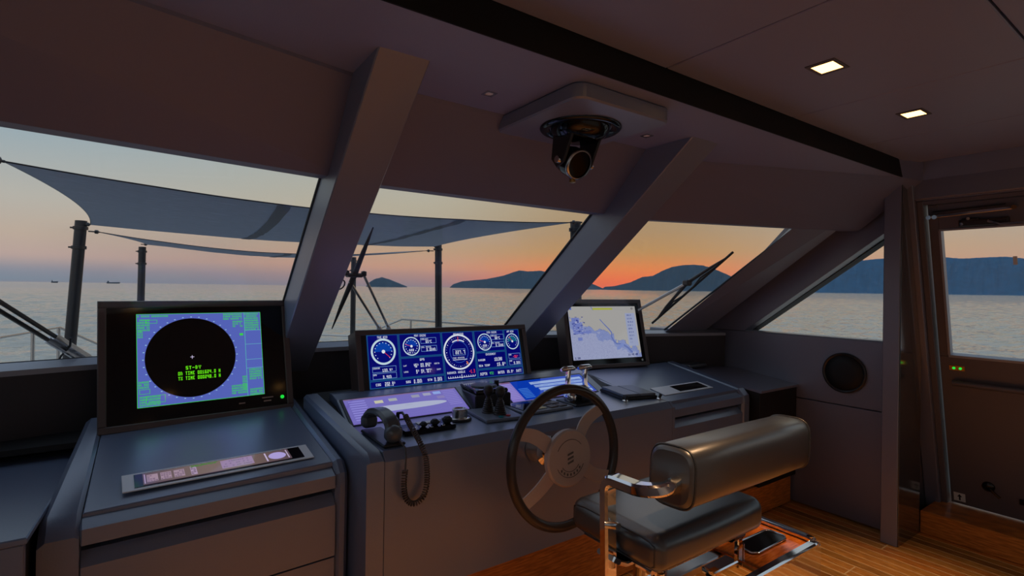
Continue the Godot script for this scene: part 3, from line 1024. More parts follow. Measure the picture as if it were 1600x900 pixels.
func build_shell() -> void:
	# floor: a light base that shows as the inlay between the teak planks
	var fl := frame_of("floor")
	var b := mb(fl)
	b.span(-1.4, 4.4, -0.12, -0.0015, -3.2, 3.2)
	obj("inlay", b, M.inlay, fl)
	var pitch := 0.066
	var cuts := [[-0.8, 0.55, 1.95], [-0.8, -0.2, 1.95], [-0.8, 1.2, 1.95]]
	for k in 75:
		var s := -1.08 + k * pitch
		var c: Array = cuts[rng.randi() % 3] if s > 0.9 else [-0.8, 1.95]
		for j in c.size() - 1:
			b = mb(fl)
			b.span(s + 0.005, s + pitch - 0.005, -0.02, 0.0, c[j] + 0.004, c[j + 1] - 0.004, 0.0008)
			obj("plank", b, M["teak%d" % (rng.randi() % 4)], fl)
	b = mb(fl)
	b.span(-1.08, 3.87, -0.02, 0.002, -3.1, -0.803, 0.002)
	obj("bounce_carpet", b, M.bounce_carpet, fl)  # unseen light carpet, added to bounce neutral fill upward
	# wooden step along the starboard side, below the door
	b = Mb.new()
	b.span(3.84, 4.35, 0.0, 0.137, -3.1, 1.154, 0.006)
	struct("trim_1", b, M.plinth)
	# plinth under the consoles, two boards
	var pl := frame_of("baseboard_front")
	for q: Array in [[-1.05, 1.06, 0.36], [1.063, 2.24, 0.36], [2.243, 3.62, 0.2]]:
		b = mb(pl)
		b.span(q[0], q[1], 0.012, q[2], 1.815, 1.85, 0.002)
		obj("board", b, M.plinth, pl)
	# ceilings
	var ce := frame_of("ceiling")
	b = mb(ce)
	b.span(-1.4, 4.2, 2.26, 2.36, -3.2, 1.16)
	obj("backing", b, M.gap, ce)
	var rows := [-3.1, -1.35, -0.48, 0.389, 1.135]
	var seams := [-1.1, -0.23, 0.59, 1.407, 2.232, 2.93, 3.56]
	for i in seams.size() - 1:
		for j in rows.size() - 1:
			b = mb(ce)
			b.span(seams[i] + 0.003, seams[i + 1] - 0.003, 2.19, 2.262, rows[j] + 0.003, rows[j + 1] - 0.003, 0.003)
			obj("ceiling_panel", b, M.ceiling, ce)
	b = mb(ce)
	b.prism([P(-1.2, 2.10, 1.142), P(3.75, 2.10, 1.142), P(3.75, 2.10, 1.5), P(2.0, 2.10, 2.1), P(0.5, 2.10, 2.1), P(-1.2, 2.10, 1.8)], Vector3(0, 0.16, 0))
	obj("forward_panel", b, M.ceiling, ce)
	b = mb(ce)
	b.span(-1.2, 3.75, 2.1, 2.25, 1.136, 1.1415)
	obj("fascia", b, M.gap, ce)
	b = Mb.new()
	b.span(-1.4, 4.2, 2.262, 2.42, 1.0, 2.3)
	struct("trim_2", b, M.gap)
	# front wall: for each pane a header, a lower panel, a sill
	var wf := frame_of("wall_front")
	var wu := frame_of("trim_11")
	var ends := [[-0.95, 0.6], [0.58, 1.98], [1.95, 3.6]]
	for k in 3:
		var hd := []
		var lo := []
		var si := []
		var dash := []
		for s: float in ends[k]:
			var ft := glass_top(k, s)
			var fs := glass_low(k, s)
			var lean := 0.3 + 0.08 * absf(s - 1.28) / 1.9
			hd.append([P(s, 1.83, ft - 0.075), P(s, 1.836, ft + 0.02), P(s, 2.2, ft - 0.43), P(s, 2.2, ft - 0.42), P(s, 2.09, ft - lean)])
			si.append([P(s, 1.148, fs + 0.03), P(s, 1.148, fs - 0.005), P(s, 1.13, fs - 0.09), P(s, 1.11, fs - 0.09), P(s, 1.09, fs + 0.06)])
			lo.append([P(s, 1.112, fs - 0.085), P(s, 0.0, fs - 0.085), P(s, 0.0, fs + 0.1), P(s, 1.1, fs + 0.06)])
		for q: Array in [["header_panel", hd, M.header], ["lower_panel", lo, M.dash_wall], ["sill", si, M.sill]]:
			b = mb(wf)
			b.loft(q[1])
			obj(q[0], b, q[2], wu if q[0] == "header_panel" else wf)
	# glass panes
	var panes := [[-0.62, 0.5, -0.62, 0.5], [0.66, 1.87, 0.66, 1.87], [2.055, 3.245, 2.055, 3.185]]
	for k in 3:
		var q := []
		for j in 2:
			var st: float = panes[k][j]
			var sb: float = panes[k][j + 2]
			q.append([P(st, 1.84, glass_top(k, st) + 0.002), P(sb, 1.14, glass_low(k, sb) + 0.002)])
		var n := P(0, 1, 1).normalized() * 0.004
		b = Mb.new()
		b.prism([q[0][0], q[1][0], q[1][1], q[0][1]], n)
		var w := struct("window_%d" % (k + 1), b, M.glass)
		b = mb(w)
		b.tube([q[0][1] + n * 2, q[1][1] + n * 2], 0.006, 6)
		b.tube([q[0][0] + n * 2, q[1][0] + n * 2], 0.006, 6)
		b.tube([q[0][0] + n * 2, q[0][1] + n * 2], 0.007, 6)
		b.tube([q[1][0] + n * 2, q[1][1] + n * 2], 0.007, 6)
		obj("gasket", b, M.rubber, w)
	# raked pillars
	var rake := func(s: float, drop: float, z: float) -> Vector3:
		return P(s, z, 1.95 + (1.836 - drop - z) / 0.79)
	for k in 2:
		var s0: float = [0.5, 1.872][k]
		var s1: float = [0.655, 2.055][k]
		b = Mb.new()
		b.prism([rake.call(s0, 0.2, 2.12), rake.call(s0, 0.2, 1.02), rake.call(s0, -0.02, 1.02), rake.call(s0, -0.02, 2.12)], Vector3(s1 - s0, 0, 0), 0.004)
		struct("trim_%d" % (k + 3), b, M.pillar)
	b = Mb.new()
	b.loft([[P(3.142, 1.09, 2.57), P(3.5, 1.09, 2.49), P(3.72, 1.09, 2.62), P(3.46, 1.09, 2.66)], [P(3.238, 2.16, 1.2), P(3.5, 2.06, 1.19), P(3.72, 2.2, 1.2), P(3.52, 2.3, 1.3)]])
	struct("trim_5", b, M.pillar)
	b = Mb.new()
	b.prism([P(3.2, 0.0, 2.5), P(3.5, 0.0, 2.43), P(3.52, 0.0, 2.46), P(3.52, 0.0, 2.7), P(3.2, 0.0, 2.7)], Vector3(0, 1.16, 0), 0.004)
	struct("trim_6", b, M.pillar)
	b = Mb.new()
	b.loft([[P(-0.63, 1.09, 2.53), P(-0.94, 1.09, 2.48), P(-1.16, 1.09, 2.62), P(-0.74, 1.09, 2.75)], [P(-0.84, 2.16, 1.16), P(-0.94, 2.06, 1.19), P(-1.16, 2.2, 1.2), P(-0.89, 2.3, 1.3)]])
	struct("trim_7", b, M.pillar)
	# starboard wall round its raked window
	var wr := frame_of("wall_right")
	var w0 := 3.65
	for q: Array in [["lower_panel", [[0.012, 1.2], [0.012, 2.6], [0.722, 2.6], [0.722, 1.2]], M.panel], ["upper_panel", [[0.728, 1.2], [0.728, 2.62], [1.15, 2.62], [1.15, 1.2]], M.panel], ["upper_panel", [[1.153, 2.62], [1.153, 2.185], [1.88, 1.197], [2.3, 1.197], [2.3, 1.5]], M.panel]]:
		b = mb(wr)
		var poly := []
		for e: Array in q[1]:
			poly.append(P(w0, e[0], e[1]))
		b.prism(poly, Vector3(0.1, 0, 0), 0.002)
		obj(q[0], b, q[2], wr)
	b = mb(wr)
	b.span(3.75, 3.85, 0.0, 1.14, 1.25, 2.7)
	b.prism([P(3.75, 1.14, 2.7), P(3.75, 1.14, 2.2), P(3.75, 1.87, 1.2), P(3.75, 2.3, 1.2), P(3.75, 2.3, 1.5)], Vector3(0.1, 0, 0))
	obj("hull_side", b, M.dark, wr)
	b = mb(wr)
	b.prism([P(3.66, 1.146, 2.2), P(3.66, 1.146, 1.2), P(3.66, 1.156, 1.2), P(3.66, 1.156, 2.19)], Vector3(0.1, 0, 0))
	b.prism([P(3.66, 1.156, 2.2), P(3.66, 1.156, 2.185), P(3.66, 1.885, 1.195), P(3.66, 1.9, 1.197)], Vector3(0.1, 0, 0))
	obj("reveal", b, M.sill, wr)
	b = Mb.new()
	b.prism([P(3.74, 1.14, 2.22), P(3.74, 1.14, 1.2), P(3.74, 1.9, 1.2)], Vector3(0.005, 0, 0))
	struct("window_4", b, M.glass)
	# column between the side window and the door, and the wall aft of it
	b = Mb.new()
	b.span(3.5, 3.83, 0.0, 2.12, 1.157, 1.24, 0.004)
	var col := struct("trim_8", b, M.panel)
	b = mb(col)
	b.span(3.506, 3.83, 0.002, 2.12, 1.152, 1.1565, 0.001)
	obj("glossy_face", b, M.lacquer, col)
	b = Mb.new()
	b.span(3.6, 3.9, 1.985, 2.262, -3.1, 1.135, 0.006)
	struct("trim_9", b, M.panel)
	build_door()
	# port wall mirrors the side window; aft bulkhead behind the camera
	var wl := frame_of("wall_left")
	for q: Array in [[0.0, 0.95, -3.1, 1.2], [0.0, 1.15, 1.2, 2.7], [1.95, 2.3, -3.1, 1.3], [0.95, 1.95, -3.1, -2.9], [0.95, 1.95, -1.0, -0.9], [0.95, 1.95, 1.0, 1.2]]:
		b = mb(wl)
		b.span(-1.22, -1.1, q[0], q[1], q[2], q[3])
		obj("panel", b, M.panel, wl)
	b = mb(wl)
	b.prism([P(-1.22, 1.15, 2.7), P(-1.22, 1.15, 2.2), P(-1.22, 1.87, 1.2), P(-1.22, 2.3, 1.2), P(-1.22, 2.3, 1.5)], Vector3(0.12, 0, 0))
	obj("panel", b, M.panel, wl)
	b = Mb.new()
	b.prism([P(-1.16, 1.14, 2.22), P(-1.16, 1.14, 1.2), P(-1.16, 1.9, 1.2)], Vector3(0.005, 0, 0))
	struct("window_5", b, M.glass)
	for k in 2:
		b = Mb.new()
		b.span(-1.165, -1.16, 0.94, 1.96, [-2.92, -0.92][k], [-0.98, 1.02][k])
		struct("window_%d" % (k + 6), b, M.glass)
	b = Mb.new()
	b.span(-1.3, 4.3, 0.0, 2.3, -3.2, -3.1)
	struct("wall_back", b, M.white_bounce_wall)  # unseen wall, made white to bounce fill light forward


# door plane: h runs up the leaning side, f forward; out pushes outboard
func dp(h: float, f: float, inw := 0.0) -> Vector3:
	return P(4.159 - 0.2585 * h - 0.966 * inw, 0.122 + 0.966 * h - 0.2585 * inw, f)


func dbox(b: Mb, h0: float, h1: float, f0: float, f1: float, in0: float, in1: float, bev := 0.003) -> void:
	b.prism([dp(h0, f0, in0), dp(h1, f0, in0), dp(h1, f1, in0), dp(h0, f1, in0)], dp(0, 0, in1) - dp(0, 0, in0), bev)


func build_door() -> void:
	var ws := frame_of("wall_starboard")
	var b := mb(ws)
	dbox(b, -0.1, 0.9, -3.1, 0.2, -0.12, 0.0)
	dbox(b, 1.76, 2.2, -3.1, 0.2, -0.12, 0.0)
	dbox(b, 0.9, 1.76, -3.1, -2.9, -0.12, 0.0)
	dbox(b, 0.9, 1.76, 0.1, 0.2, -0.12, 0.0)
	dbox(b, 1.93, 2.3, 0.2, 1.15, -0.12, 0.03)
	dbox(b, -0.1, 2.3, 1.125, 1.2, -0.12, 0.07)
	obj("side_panel", b, M.panel, ws)
	b = mb(ws)
	b.prism([P(3.7, 0.0, 1.2), P(4.35, 0.0, 1.2), P(4.3, 0.2, 1.2), P(3.78, 2.2, 1.2), P(3.55, 2.2, 1.2), P(3.7, 1.6, 1.2)], P(0, 0, 0.05))
	obj("end_panel", b, M.lacquer, ws)
	b = mb(ws)
	dbox(b, 0.0, 1.93, 1.095, 1.125, -0.1, 0.035)
	dbox(b, 1.905, 1.93, 0.2, 1.12, -0.1, 0.03)
	obj("door_jamb", b, M.door, ws)
	b = Mb.new()
	dbox(b, 0.89, 1.77, -2.92, 0.12, -0.06, -0.055, 0.0)
	struct("window_8", b, M.glass)  # unseen aft side window, added to let in skylight
	var d := frame_of("door_1")
	b = mb(d)
	dbox(b, 0.02, 0.99, 0.24, 1.085, -0.05, 0.0)
	obj("lower_panel", b, M.door, d)
	for q: Array in [[0.99, 1.9, 1.04, 1.085], [0.99, 1.9, 0.24, 0.34], [1.75, 1.9, 0.34, 1.04]]:
		b = mb(d)
		dbox(b, q[0], q[1], q[2], q[3], -0.05, 0.0)
		obj("stile", b, M.door, d)
	b = mb(d)
	dbox(b, 0.985, 1.0, 0.34, 1.04, -0.04, 0.006, 0.001)
	dbox(b, 1.745, 1.756, 0.34, 1.04, -0.04, 0.006, 0.001)
	dbox(b, 1.0, 1.745, 1.03, 1.042, -0.04, 0.006, 0.001)
	obj("glazing_bead", b, M.sill, d)
	b = mb(d)
	dbox(b, 0.99, 1.752, 0.335, 1.042, -0.03, -0.025, 0.0)
	obj("pane", b, M.glass, d)
	b = mb(d)
	dbox(b, 1.534, 1.58, 0.724, 0.741, -0.024, -0.022, 0.0)
	obj("sticker", b, M.white, d)
	b = mb(d)
	b.tube([dp(0.835, 1.025, 0.03), dp(0.835, 0.45, 0.03)], 0.016, 12)
	for f: float in [1.0, 0.5]:
		b.tube([dp(0.835, f, 0.0), dp(0.835, f, 0.03)], 0.01, 10)
	obj("grab_bar", b, M.door, d)
	# the closer: arm, its pivots, and the latch housing under it
	b = mb(d)
	b.bar([dp(1.835, 1.06, 0.03), dp(1.85, 0.72, 0.035)], Vector3.UP, 0.018, 0.012, 0.003)
	obj("closer_arm", b, M.chrome, d)
	for q: Array in [[1.835, 1.072], [1.835, 1.045], [1.853, 0.713]]:
		b = mb(d)
		b.tube([dp(q[0], q[1], -0.002), dp(q[0], q[1], 0.045)], 0.012, 12)
		obj("pivot", b, M.chrome, d)
	b = mb(d)
	b.tube([dp(1.86, 1.06, 0.012), dp(1.868, 0.75, 0.012)], 0.004, 6)
	obj("guide_rod", b, M.black, d)
	b = mb(d)
	dbox(b, 1.765, 1.8, 0.74, 0.945, 0.0, 0.03, 0.006)
	dbox(b, 1.79, 1.808, 0.86, 0.93, 0.0, 0.025, 0.004)
	obj("latch_housing", b, M.black, d)
	for q: Array in [[1.782, 0.93], [1.81, 0.9]]:
		b = mb(d)
		b.tube([dp(q[0], q[1], 0.02), dp(q[0], q[1], 0.036)], 0.008, 10)
		obj("screw", b, M.chrome, d)
	b = mb(d)
	b.bar([dp(1.79, 0.82, 0.03), dp(1.77, 0.77, 0.045), dp(1.77, 0.55, 0.045)], Vector3.UP, 0.014, 0.01, 0.002)
	obj("latch_lever", b, M.chrome, d)
	# brass plate with two green lamps
	b = mb(d)
	dbox(b, 0.905, 0.935, 0.97, 1.042, 0.0, 0.004, 0.001)
	obj("lamp_plate", b, M.gold, d)
	for f: float in [1.02, 0.99]:
		b = mb(d)
		b.tube([dp(0.92, f, 0.003), dp(0.92, f, 0.007)], 0.0075, 14)
		obj("lamp", b, M.green_lamp, d)
	# sticker with an arrow that points up
	b = mb(d)
	dbox(b, 0.04, 0.095, 1.014, 1.07, 0.0, 0.002, 0.0)
	var pl := obj("arrow_sign", b, M.white, d)
	b = mb(pl)
	dbox(b, 0.047, 0.075, 1.037, 1.045, 0.002, 0.003, 0.0)
	b.prism([dp(0.07, 1.053, 0.002), dp(0.088, 1.041, 0.002), dp(0.07, 1.029, 0.002)], dp(0, 0, 0.001) - dp(0, 0, 0))
	obj("arrow", b, M.ink, pl)
	# handle and latch low on the door
	b = mb(d)
	b.lathe([Vector2(0.03, 0.0), Vector2(0.03, 0.012), Vector2(0.012, 0.02), Vector2(0.0, 0.02)], dp(0.19, 0.9, 0.0), dp(0, 0, 1) - dp(0, 0, 0), 18)
	b.bar([dp(0.19, 0.9, 0.02), dp(0.185, 0.88, 0.035), dp(0.15, 0.845, 0.035)], Vector3.UP, 0.014, 0.014, 0.003)
	obj("handle", b, M.gloss, d)
	b = mb(d)
	dbox(b, 0.13, 0.16, 0.72, 0.765, 0.0, 0.02, 0.004)
	obj("catch", b, M.gloss, d)


# ------------------------------------------------------------------ consoles
func lid_z(f: float) -> float:
	return 0.82 + 0.19 * (f - LID_F)


# a side console: body, sloping lid, padded lip with a grip slot, drawer, end trims
func side_console(called: String, label: String, s0: float, s1: float, trim0: float, trim1: float, turn: Transform3D, back: float) -> Node3D:
	var t := thing(called, label, "console", P((s0 + s1) / 2, 0.0, 2.1))
	var port := s0 < 0.0
	var b := mb(t)
	b.turn = turn
	b.prism([P(s0, 0.36, 1.87), P(s0, 0.36, back), P(s0, lid_z(back) - 0.02, back), P(s0, 0.79, 1.96), P(s0, 0.66, 1.93)], Vector3(s1 - s0, 0, 0))
	obj("body", b, M.dark, t)
	b = mb(t)
	b.turn = turn
	if port:
		b.turn = Transform3D()
		b.prism([P(-0.147, lid_z(1.85), 1.85), P(0.543, lid_z(1.89), 1.89), P(0.506, lid_z(2.5), 2.5), P(-0.137, lid_z(2.5), 2.5)], Vector3(0, -0.02, 0), 0.003)
	else:
		b.prism([P(s0, lid_z(1.893), 1.893), P(s0, lid_z(back), back), P(s0, lid_z(back) - 0.025, back), P(s0, lid_z(1.893) - 0.02, 1.893)], Vector3(s1 - s0, 0, 0), 0.003)
	obj("lid", b, M.console, t)
	b = mb(t)
	b.turn = turn
	b.prism([P(s0, 0.802, 1.93), P(s0, 0.8, 1.893), P(s0, 0.781, 1.852), P(s0, 0.737, 1.852), P(s0, 0.737, 1.93)], Vector3(s1 - s0, 0, 0), 0.004)
	obj("lip", b, M.console, t)
	b = mb(t)
	b.turn = turn
	b.prism([P(s0, 0.715, 1.925), P(s0, 0.712, 1.885), P(s0, 0.678, 1.852), P(s0, 0.5, 1.852), P(s0, 0.5, 1.925)], Vector3(s1 - s0, 0, 0), 0.003)
	obj("drawer", b, M.console, t)
	b = mb(t)
	b.turn = turn
	b.prism([P(s0, 0.492, 1.856), P(s0, 0.492, 1.925), P(s0, 0.37, 1.925), P(s0, 0.37, 1.856)], Vector3(s1 - s0, 0, 0), 0.003)
	obj("lower_front", b, M.console, t)
	for q: Array in [[s0 - trim0, trim0], [s1, trim1]]:
		b = mb(t)
		if port and q[0] < 0.0:
			var ends := []
			for e: Array in [[1.806, -0.236, -0.15], [1.85, -0.236, -0.149], [2.5, -0.192, -0.139]]:
				var zt: float = [0.765, lid_z(1.85) + 0.006, lid_z(2.5) + 0.006][ends.size()]
				ends.append([P(e[1], 0.37, e[0]), P(e[1], zt - 0.014, e[0]), P(e[1] + 0.016, zt, e[0]), P(e[2] - 0.01, zt, e[0]), P(e[2], zt - 0.008, e[0]), P(e[2], 0.37, e[0])])
			b.loft(ends)
			obj("end_trim", b, M.console, t)
			continue
		b.turn = turn
		var prof := [P(q[0], 0.37, 1.856), P(q[0], 0.75, 1.85), P(q[0], 0.785, 1.855), P(q[0], lid_z(1.9) + 0.004, 1.893), P(q[0], lid_z(back) + 0.004, back), P(q[0], 0.37, back)]
		b.prism(prof, Vector3(q[1] - 0.002, 0, 0), 0.014)
		obj("end_trim", b, M.console, t)
	return t


# a display housing whose picture area is given in its own width and height
func monitor(called: String, label: String, bl: Vector3, br: Vector3, h: float, lean: float, deep: float, area: Rect2, pic: Image, energy: float, glassy: bool) -> Node3D:
	var t := thing(called, label, "display", (bl + br) / 2)
	var x := (br - bl).normalized()
	var w := bl.distance_to(br)
	var back := Vector3.UP.cross(x).normalized()
	var y := Vector3.UP * cos(lean) + back * sin(lean)
	var n := x.cross(y)
	var at := func(u: float, v: float, d := 0.0) -> Vector3:
		return bl + x * u + y * v + n * d
	var b := mb(t)
	b.prism([at.call(0.008, 0.0, -0.022), at.call(w - 0.008, 0.0, -0.022), at.call(w - 0.008, h - 0.004, -0.022), at.call(0.008, h - 0.004, -0.022)], -n * deep, 0.006)
	obj("housing", b, M.frame, t)
	var m := 0.026
	b = mb(t)
	for q: Array in [[0.0, w, 0.0, m], [0.0, w, h - m, h], [0.0, m, m, h - m], [w - m, w, m, h - m]]:
		b.prism([at.call(q[0], q[2], -0.026), at.call(q[1], q[2], -0.026), at.call(q[1], q[3], -0.026), at.call(q[0], q[3], -0.026)], n * 0.026, 0.003)
	obj("bezel", b, M.frame, t)
	b = mb(t)
	b.prism([at.call(m, m, -0.02), at.call(w - m, m, -0.02), at.call(w - m, h - m, -0.02), at.call(m, h - m, -0.02)], n * 0.012)
	obj("glass_front", b, M.gloss if glassy else M.black, t)
	screen("screen", at.call(area.position.x, area.position.y, -0.009), x * area.size.x, y * area.size.y, lit(called + "_picture", pic, energy), t)
	var l := AreaLight3D.new()
	l.name = "screen_light"
	t.add_child(l)
	l.transform = Transform3D(Basis(-x, y, -n), at.call(area.get_center().x, area.get_center().y, 0.004) - t.position)
	l.area_size = area.size
	l.light_color = Color(0.75, 0.8, 1.0)
	l.light_energy = 0.012
	l.area_range = 6.0
	l.shadow_enabled = true
	return t


func build_consoles() -> void:
	# the port console is turned a little towards the helm
	var pivot := P(0.6, 0, 1.85)
	var swing := Basis(Vector3.UP, deg_to_rad(3.4))
	var radial := Transform3D(swing, pivot - swing * pivot)
	var t := side_console("side_console", "dark blue-grey side console with a padded lip and drawer under the radar display", -0.15, 0.545, 0.085, 0.047, radial, 2.5)
	t = side_console("side_console", "lower dark side console with an open grip slot under the chart display", 2.28, 3.09, 0.03, 0.085, Transform3D(), 2.45)
	# shelf left of the radar console and cabinet right of the chart console
	t = thing("side_cabinet", "plain low cabinet at the left edge beside the radar console", "cabinet", P(-0.7, 0, 2.3))
	var b := mb(t)
	b.span(-1.09, -0.25, 0.37, 0.812, 1.73, 2.36)
	obj("body", b, M.dark, t)
	b = mb(t)
	b.prism([P(-1.09, 0.812, 1.7), P(-0.239, 0.812, 1.7), P(-0.196, 0.812, 2.53), P(-1.09, 0.812, 2.38)], Vector3(0, 0.017, 0), 0.003)
	obj("worktop", b, M.console, t)
	b = mb(t)
	b.span(-1.09, -0.245, 0.37, 0.811, 1.705, 1.73, 0.002)
	obj("front", b, M.console, t)
	t = thing("side_cabinet", "dark low cabinet with a sloping top between the chart console and the side wall", "cabinet", P(3.4, 0, 2.2))
	b = mb(t)
	b.prism([P(3.185, 0.2, 1.795), P(3.185, 0.805, 1.795), P(3.185, 0.855, 2.26), P(3.185, 0.2, 2.26)], Vector3(0.46, 0, 0), 0.002)
	obj("body", b, M.dark, t)
	b = mb(t)
	b.loft([[P(3.183, 0.8, 1.786), P(3.183, 0.815, 1.786), P(3.183, 0.893, 2.44), P(3.183, 0.875, 2.44)], [P(3.647, 0.8, 1.786), P(3.647, 0.815, 1.786), P(3.647, 0.874, 2.28), P(3.647, 0.858, 2.28)]])
	obj("worktop", b, M.panel, t)
	b = mb(t)
	b.cushion(P(3.28, 0.9, 2.36), Vector3(0.2, 0.03, 0.1), 0.014)
	obj("pad", b, M.leather, t)
	# dash under the windscreen
	b = Mb.new()
	b.prism([P(-1.09, 0.86, 2.4), P(3.6, 0.86, 2.4), P(3.6, 0.86, 2.55), P(2.0, 0.86, 2.85), P(0.5, 0.86, 2.85), P(-1.09, 0.86, 2.6)], Vector3(0, 0.02, 0))
	struct("trim_10", b, M.dark)

	# helm console
	t = thing("helm_console", "wide dark helm console carrying the steering wheel and the instruments", "console", P(1.42, 0, 2.1))
	b = mb(t)
	b.prism([P(0.63, 0.345, 1.735), P(0.63, 0.835, 1.735), P(0.63, 0.855, 2.1), P(0.63, 0.92, 2.3), P(0.63, 0.94, 2.55), P(0.63, 0.345, 2.55)], Vector3(1.59, 0, 0))
	obj("body", b, M.dark, t)
	b = mb(t)
	b.prism([P(0.672, 0.345, 1.72), P(0.672, 0.842, 1.72), P(0.672, 0.842, 1.74), P(0.672, 0.345, 1.74)], Vector3(1.55, 0, 0), 0.002)
	obj("front", b, M.console, t)
	b = mb(t)
	b.prism([P(0.672, 0.84, 1.718), P(0.672, 0.87, 1.748), P(0.672, 0.87, 2.12), P(0.672, 0.84, 2.12)], Vector3(1.55, 0, 0), 0.003)
	obj("shelf", b, M.console, t)
	b = mb(t)
	b.prism([P(0.672, 0.868, 2.12), P(0.672, 0.95, 2.292), P(0.672, 0.962, 2.36), P(0.672, 0.962, 2.4), P(0.672, 0.85, 2.4), P(0.672, 0.85, 2.12)], Vector3(1.47, 0, 0), 0.002)
	obj("instrument_slope", b, M.console, t)
	# left cheek, drawn in a little towards the bow
	b = mb(t)
	b.loft([[P(0.608, 0.34, 1.718), P(0.67, 0.34, 1.718), P(0.67, 0.842, 1.718), P(0.664, 0.846, 1.718), P(0.622, 0.846, 1.718), P(0.608, 0.842, 1.718)], [P(0.606, 0.34, 1.748), P(0.67, 0.34, 1.748), P(0.67, 0.866, 1.748), P(0.662, 0.876, 1.748), P(0.62, 0.876, 1.748), P(0.606, 0.864, 1.748)], [P(0.56, 0.34, 2.4), P(0.63, 0.34, 2.4), P(0.63, 0.94, 2.4), P(0.618, 0.966, 2.4), P(0.572, 0.966, 2.4), P(0.56, 0.954, 2.4)]])
	obj("side_cheek", b, M.console, t)
	b = mb(t)
	b.prism([P(2.222, 0.345, 1.72), P(2.222, 0.842, 1.72), P(2.222, 0.87, 1.748), P(2.222, 0.87, 2.05), P(2.222, 0.935, 2.5), P(2.222, 0.345, 2.5)], Vector3(0.026, 0, 0), 0.005)
	obj("side_cheek", b, M.console, t)

	# displays
	var lean := deg_to_rad(14.0)
	var lx := P(0.674, 0.0, 0.068)
	t = monitor("radar_display", "big upright display in a brown frame with a round black radar picture", P(-0.149, 0.906, 2.344), P(-0.149, 0.906, 2.344) + lx, 0.49, lean, 0.09, Rect2(0.117, 0.08, 0.444, 0.358), radar_picture(), 0.8, true)
	var b2 := mb(t)
	var rx := lx.normalized()
	var ry := Vector3.UP * cos(lean) + Vector3.UP.cross(rx) * sin(lean)
	var rn := rx.cross(ry)
	var o := P(-0.149, 0.906, 2.344) - rn * 0.006
	b2.lathe([Vector2(0.008, 0), Vector2(0.008, 0.001), Vector2(0, 0.001)], o + rx * 0.632 + ry * 0.06, rn, 16, true)
	obj("power_lamp", b2, M.green_lamp, t)
	for q: Array in [[0.46, 0.05, 0.024], [0.55, 0.062, 0.045], [0.556, 0.048, 0.03]]:
		b2 = mb(t)
		b2.prism([o + rx * q[0] + ry * q[1], o + rx * (q[0] + q[2]) + ry * q[1], o + rx * (q[0] + q[2]) + ry * (q[1] + 0.005), o + rx * q[0] + ry * (q[1] + 0.005)], rn * 0.0008)
		obj("key_mark", b2, M.steel, t)
	var cl := P(2.2, 0.93, 2.494)
	lx = P(0.643, 0.0, -0.103)
	t = monitor("chart_display", "square display on the right console with a pale blue sea chart", cl, cl + lx, 0.465, lean, 0.11, Rect2(0.04, 0.061, 0.553, 0.355), chart_picture(), 0.62, true)
	rx = lx.normalized()
	ry = Vector3.UP * cos(lean) + Vector3.UP.cross(rx) * sin(lean)
	rn = rx.cross(ry)
	o = cl - rn * 0.006
	b2 = mb(t)
	b2.lathe([Vector2(0.008, 0), Vector2(0.008, 0.001), Vector2(0, 0.001)], o + rx * 0.595 + ry * 0.04, rn, 16, true)
	obj("power_lamp", b2, M.steel, t)
	t = monitor("engine_display", "long low display of blue gauge pages behind the wheel", P(0.795, 0.935, 2.355), P(1.792, 0.935, 2.355), 0.315, lean, 0.12, Rect2(0.054, 0.032, 0.893, 0.258), engine_picture(), 0.75, false)

	# touchscreens let into the slope
	var sx := Vector3(1, 0, 0)
	var sy := (P(0, 0.95, 2.292) - P(0, 0.868, 2.12)).normalized()
	for k in 2:
		var s0: float = [0.695, 1.5][k]
		var s1: float = [1.245, 2.075][k]
		var base := P(s0, 0.868, 2.12) + sy * 0.008
		t = thing("touchscreen", ["sloping touchscreen with a white yacht plan on violet left of the black box", "sloping touchscreen with blue and white pages right of the black box"][k], "display", base, "touchscreens in the helm console")
		b = mb(t)
		b.prism([base - sx * 0.012 - sy * 0.006, base + sx * (s1 - s0 + 0.012) - sy * 0.006, base + sx * (s1 - s0 + 0.012) + sy * 0.178, base - sx * 0.012 + sy * 0.178], sx.cross(sy) * 0.004, 0.001)
		obj("bezel", b, M.black, t)
		screen("screen", base + sx.cross(sy) * 0.0035, sx * (s1 - s0), sy * 0.168, lit("touch_picture%d" % k, monitoring_picture() if k == 0 else pilot_picture(), 0.75), t)

	# touch strips in the lids of the side consoles
	var ly := P(0, 0.19, 1).normalized()
	var ln := sx.cross(ly)
	var ax := sx
	var ay := ly
	var an := ln
	for k in 2:
		var q: Array = [[-0.057, 0.496, 1.942, 0.105], [2.47, 2.935, 1.965, 0.115]][k]
		var base := P(q[0], lid_z(q[2]), q[2]) + ln * 0.001
		if k == 0:
			base = radial * base
			ax = swing * sx
			ay = swing * ly
			an = swing * ln
		else:
			ax = sx
			ay = ly
			an = ln
		t = thing("touch_strip", ["long narrow touch strip with pinkish keys in a pale frame below the radar display", "short touch panel in a pale frame with a blank dark pane, below the chart display"][k], "control panel", base, "touch strips in the console lids")
		b = mb(t)
		b.prism([base, base + ax * (q[1] - q[0]), base + ax * (q[1] - q[0]) + ay * q[3], base + ay * q[3]], an * 0.004, 0.001)
		obj("frame", b, M.alu, t)
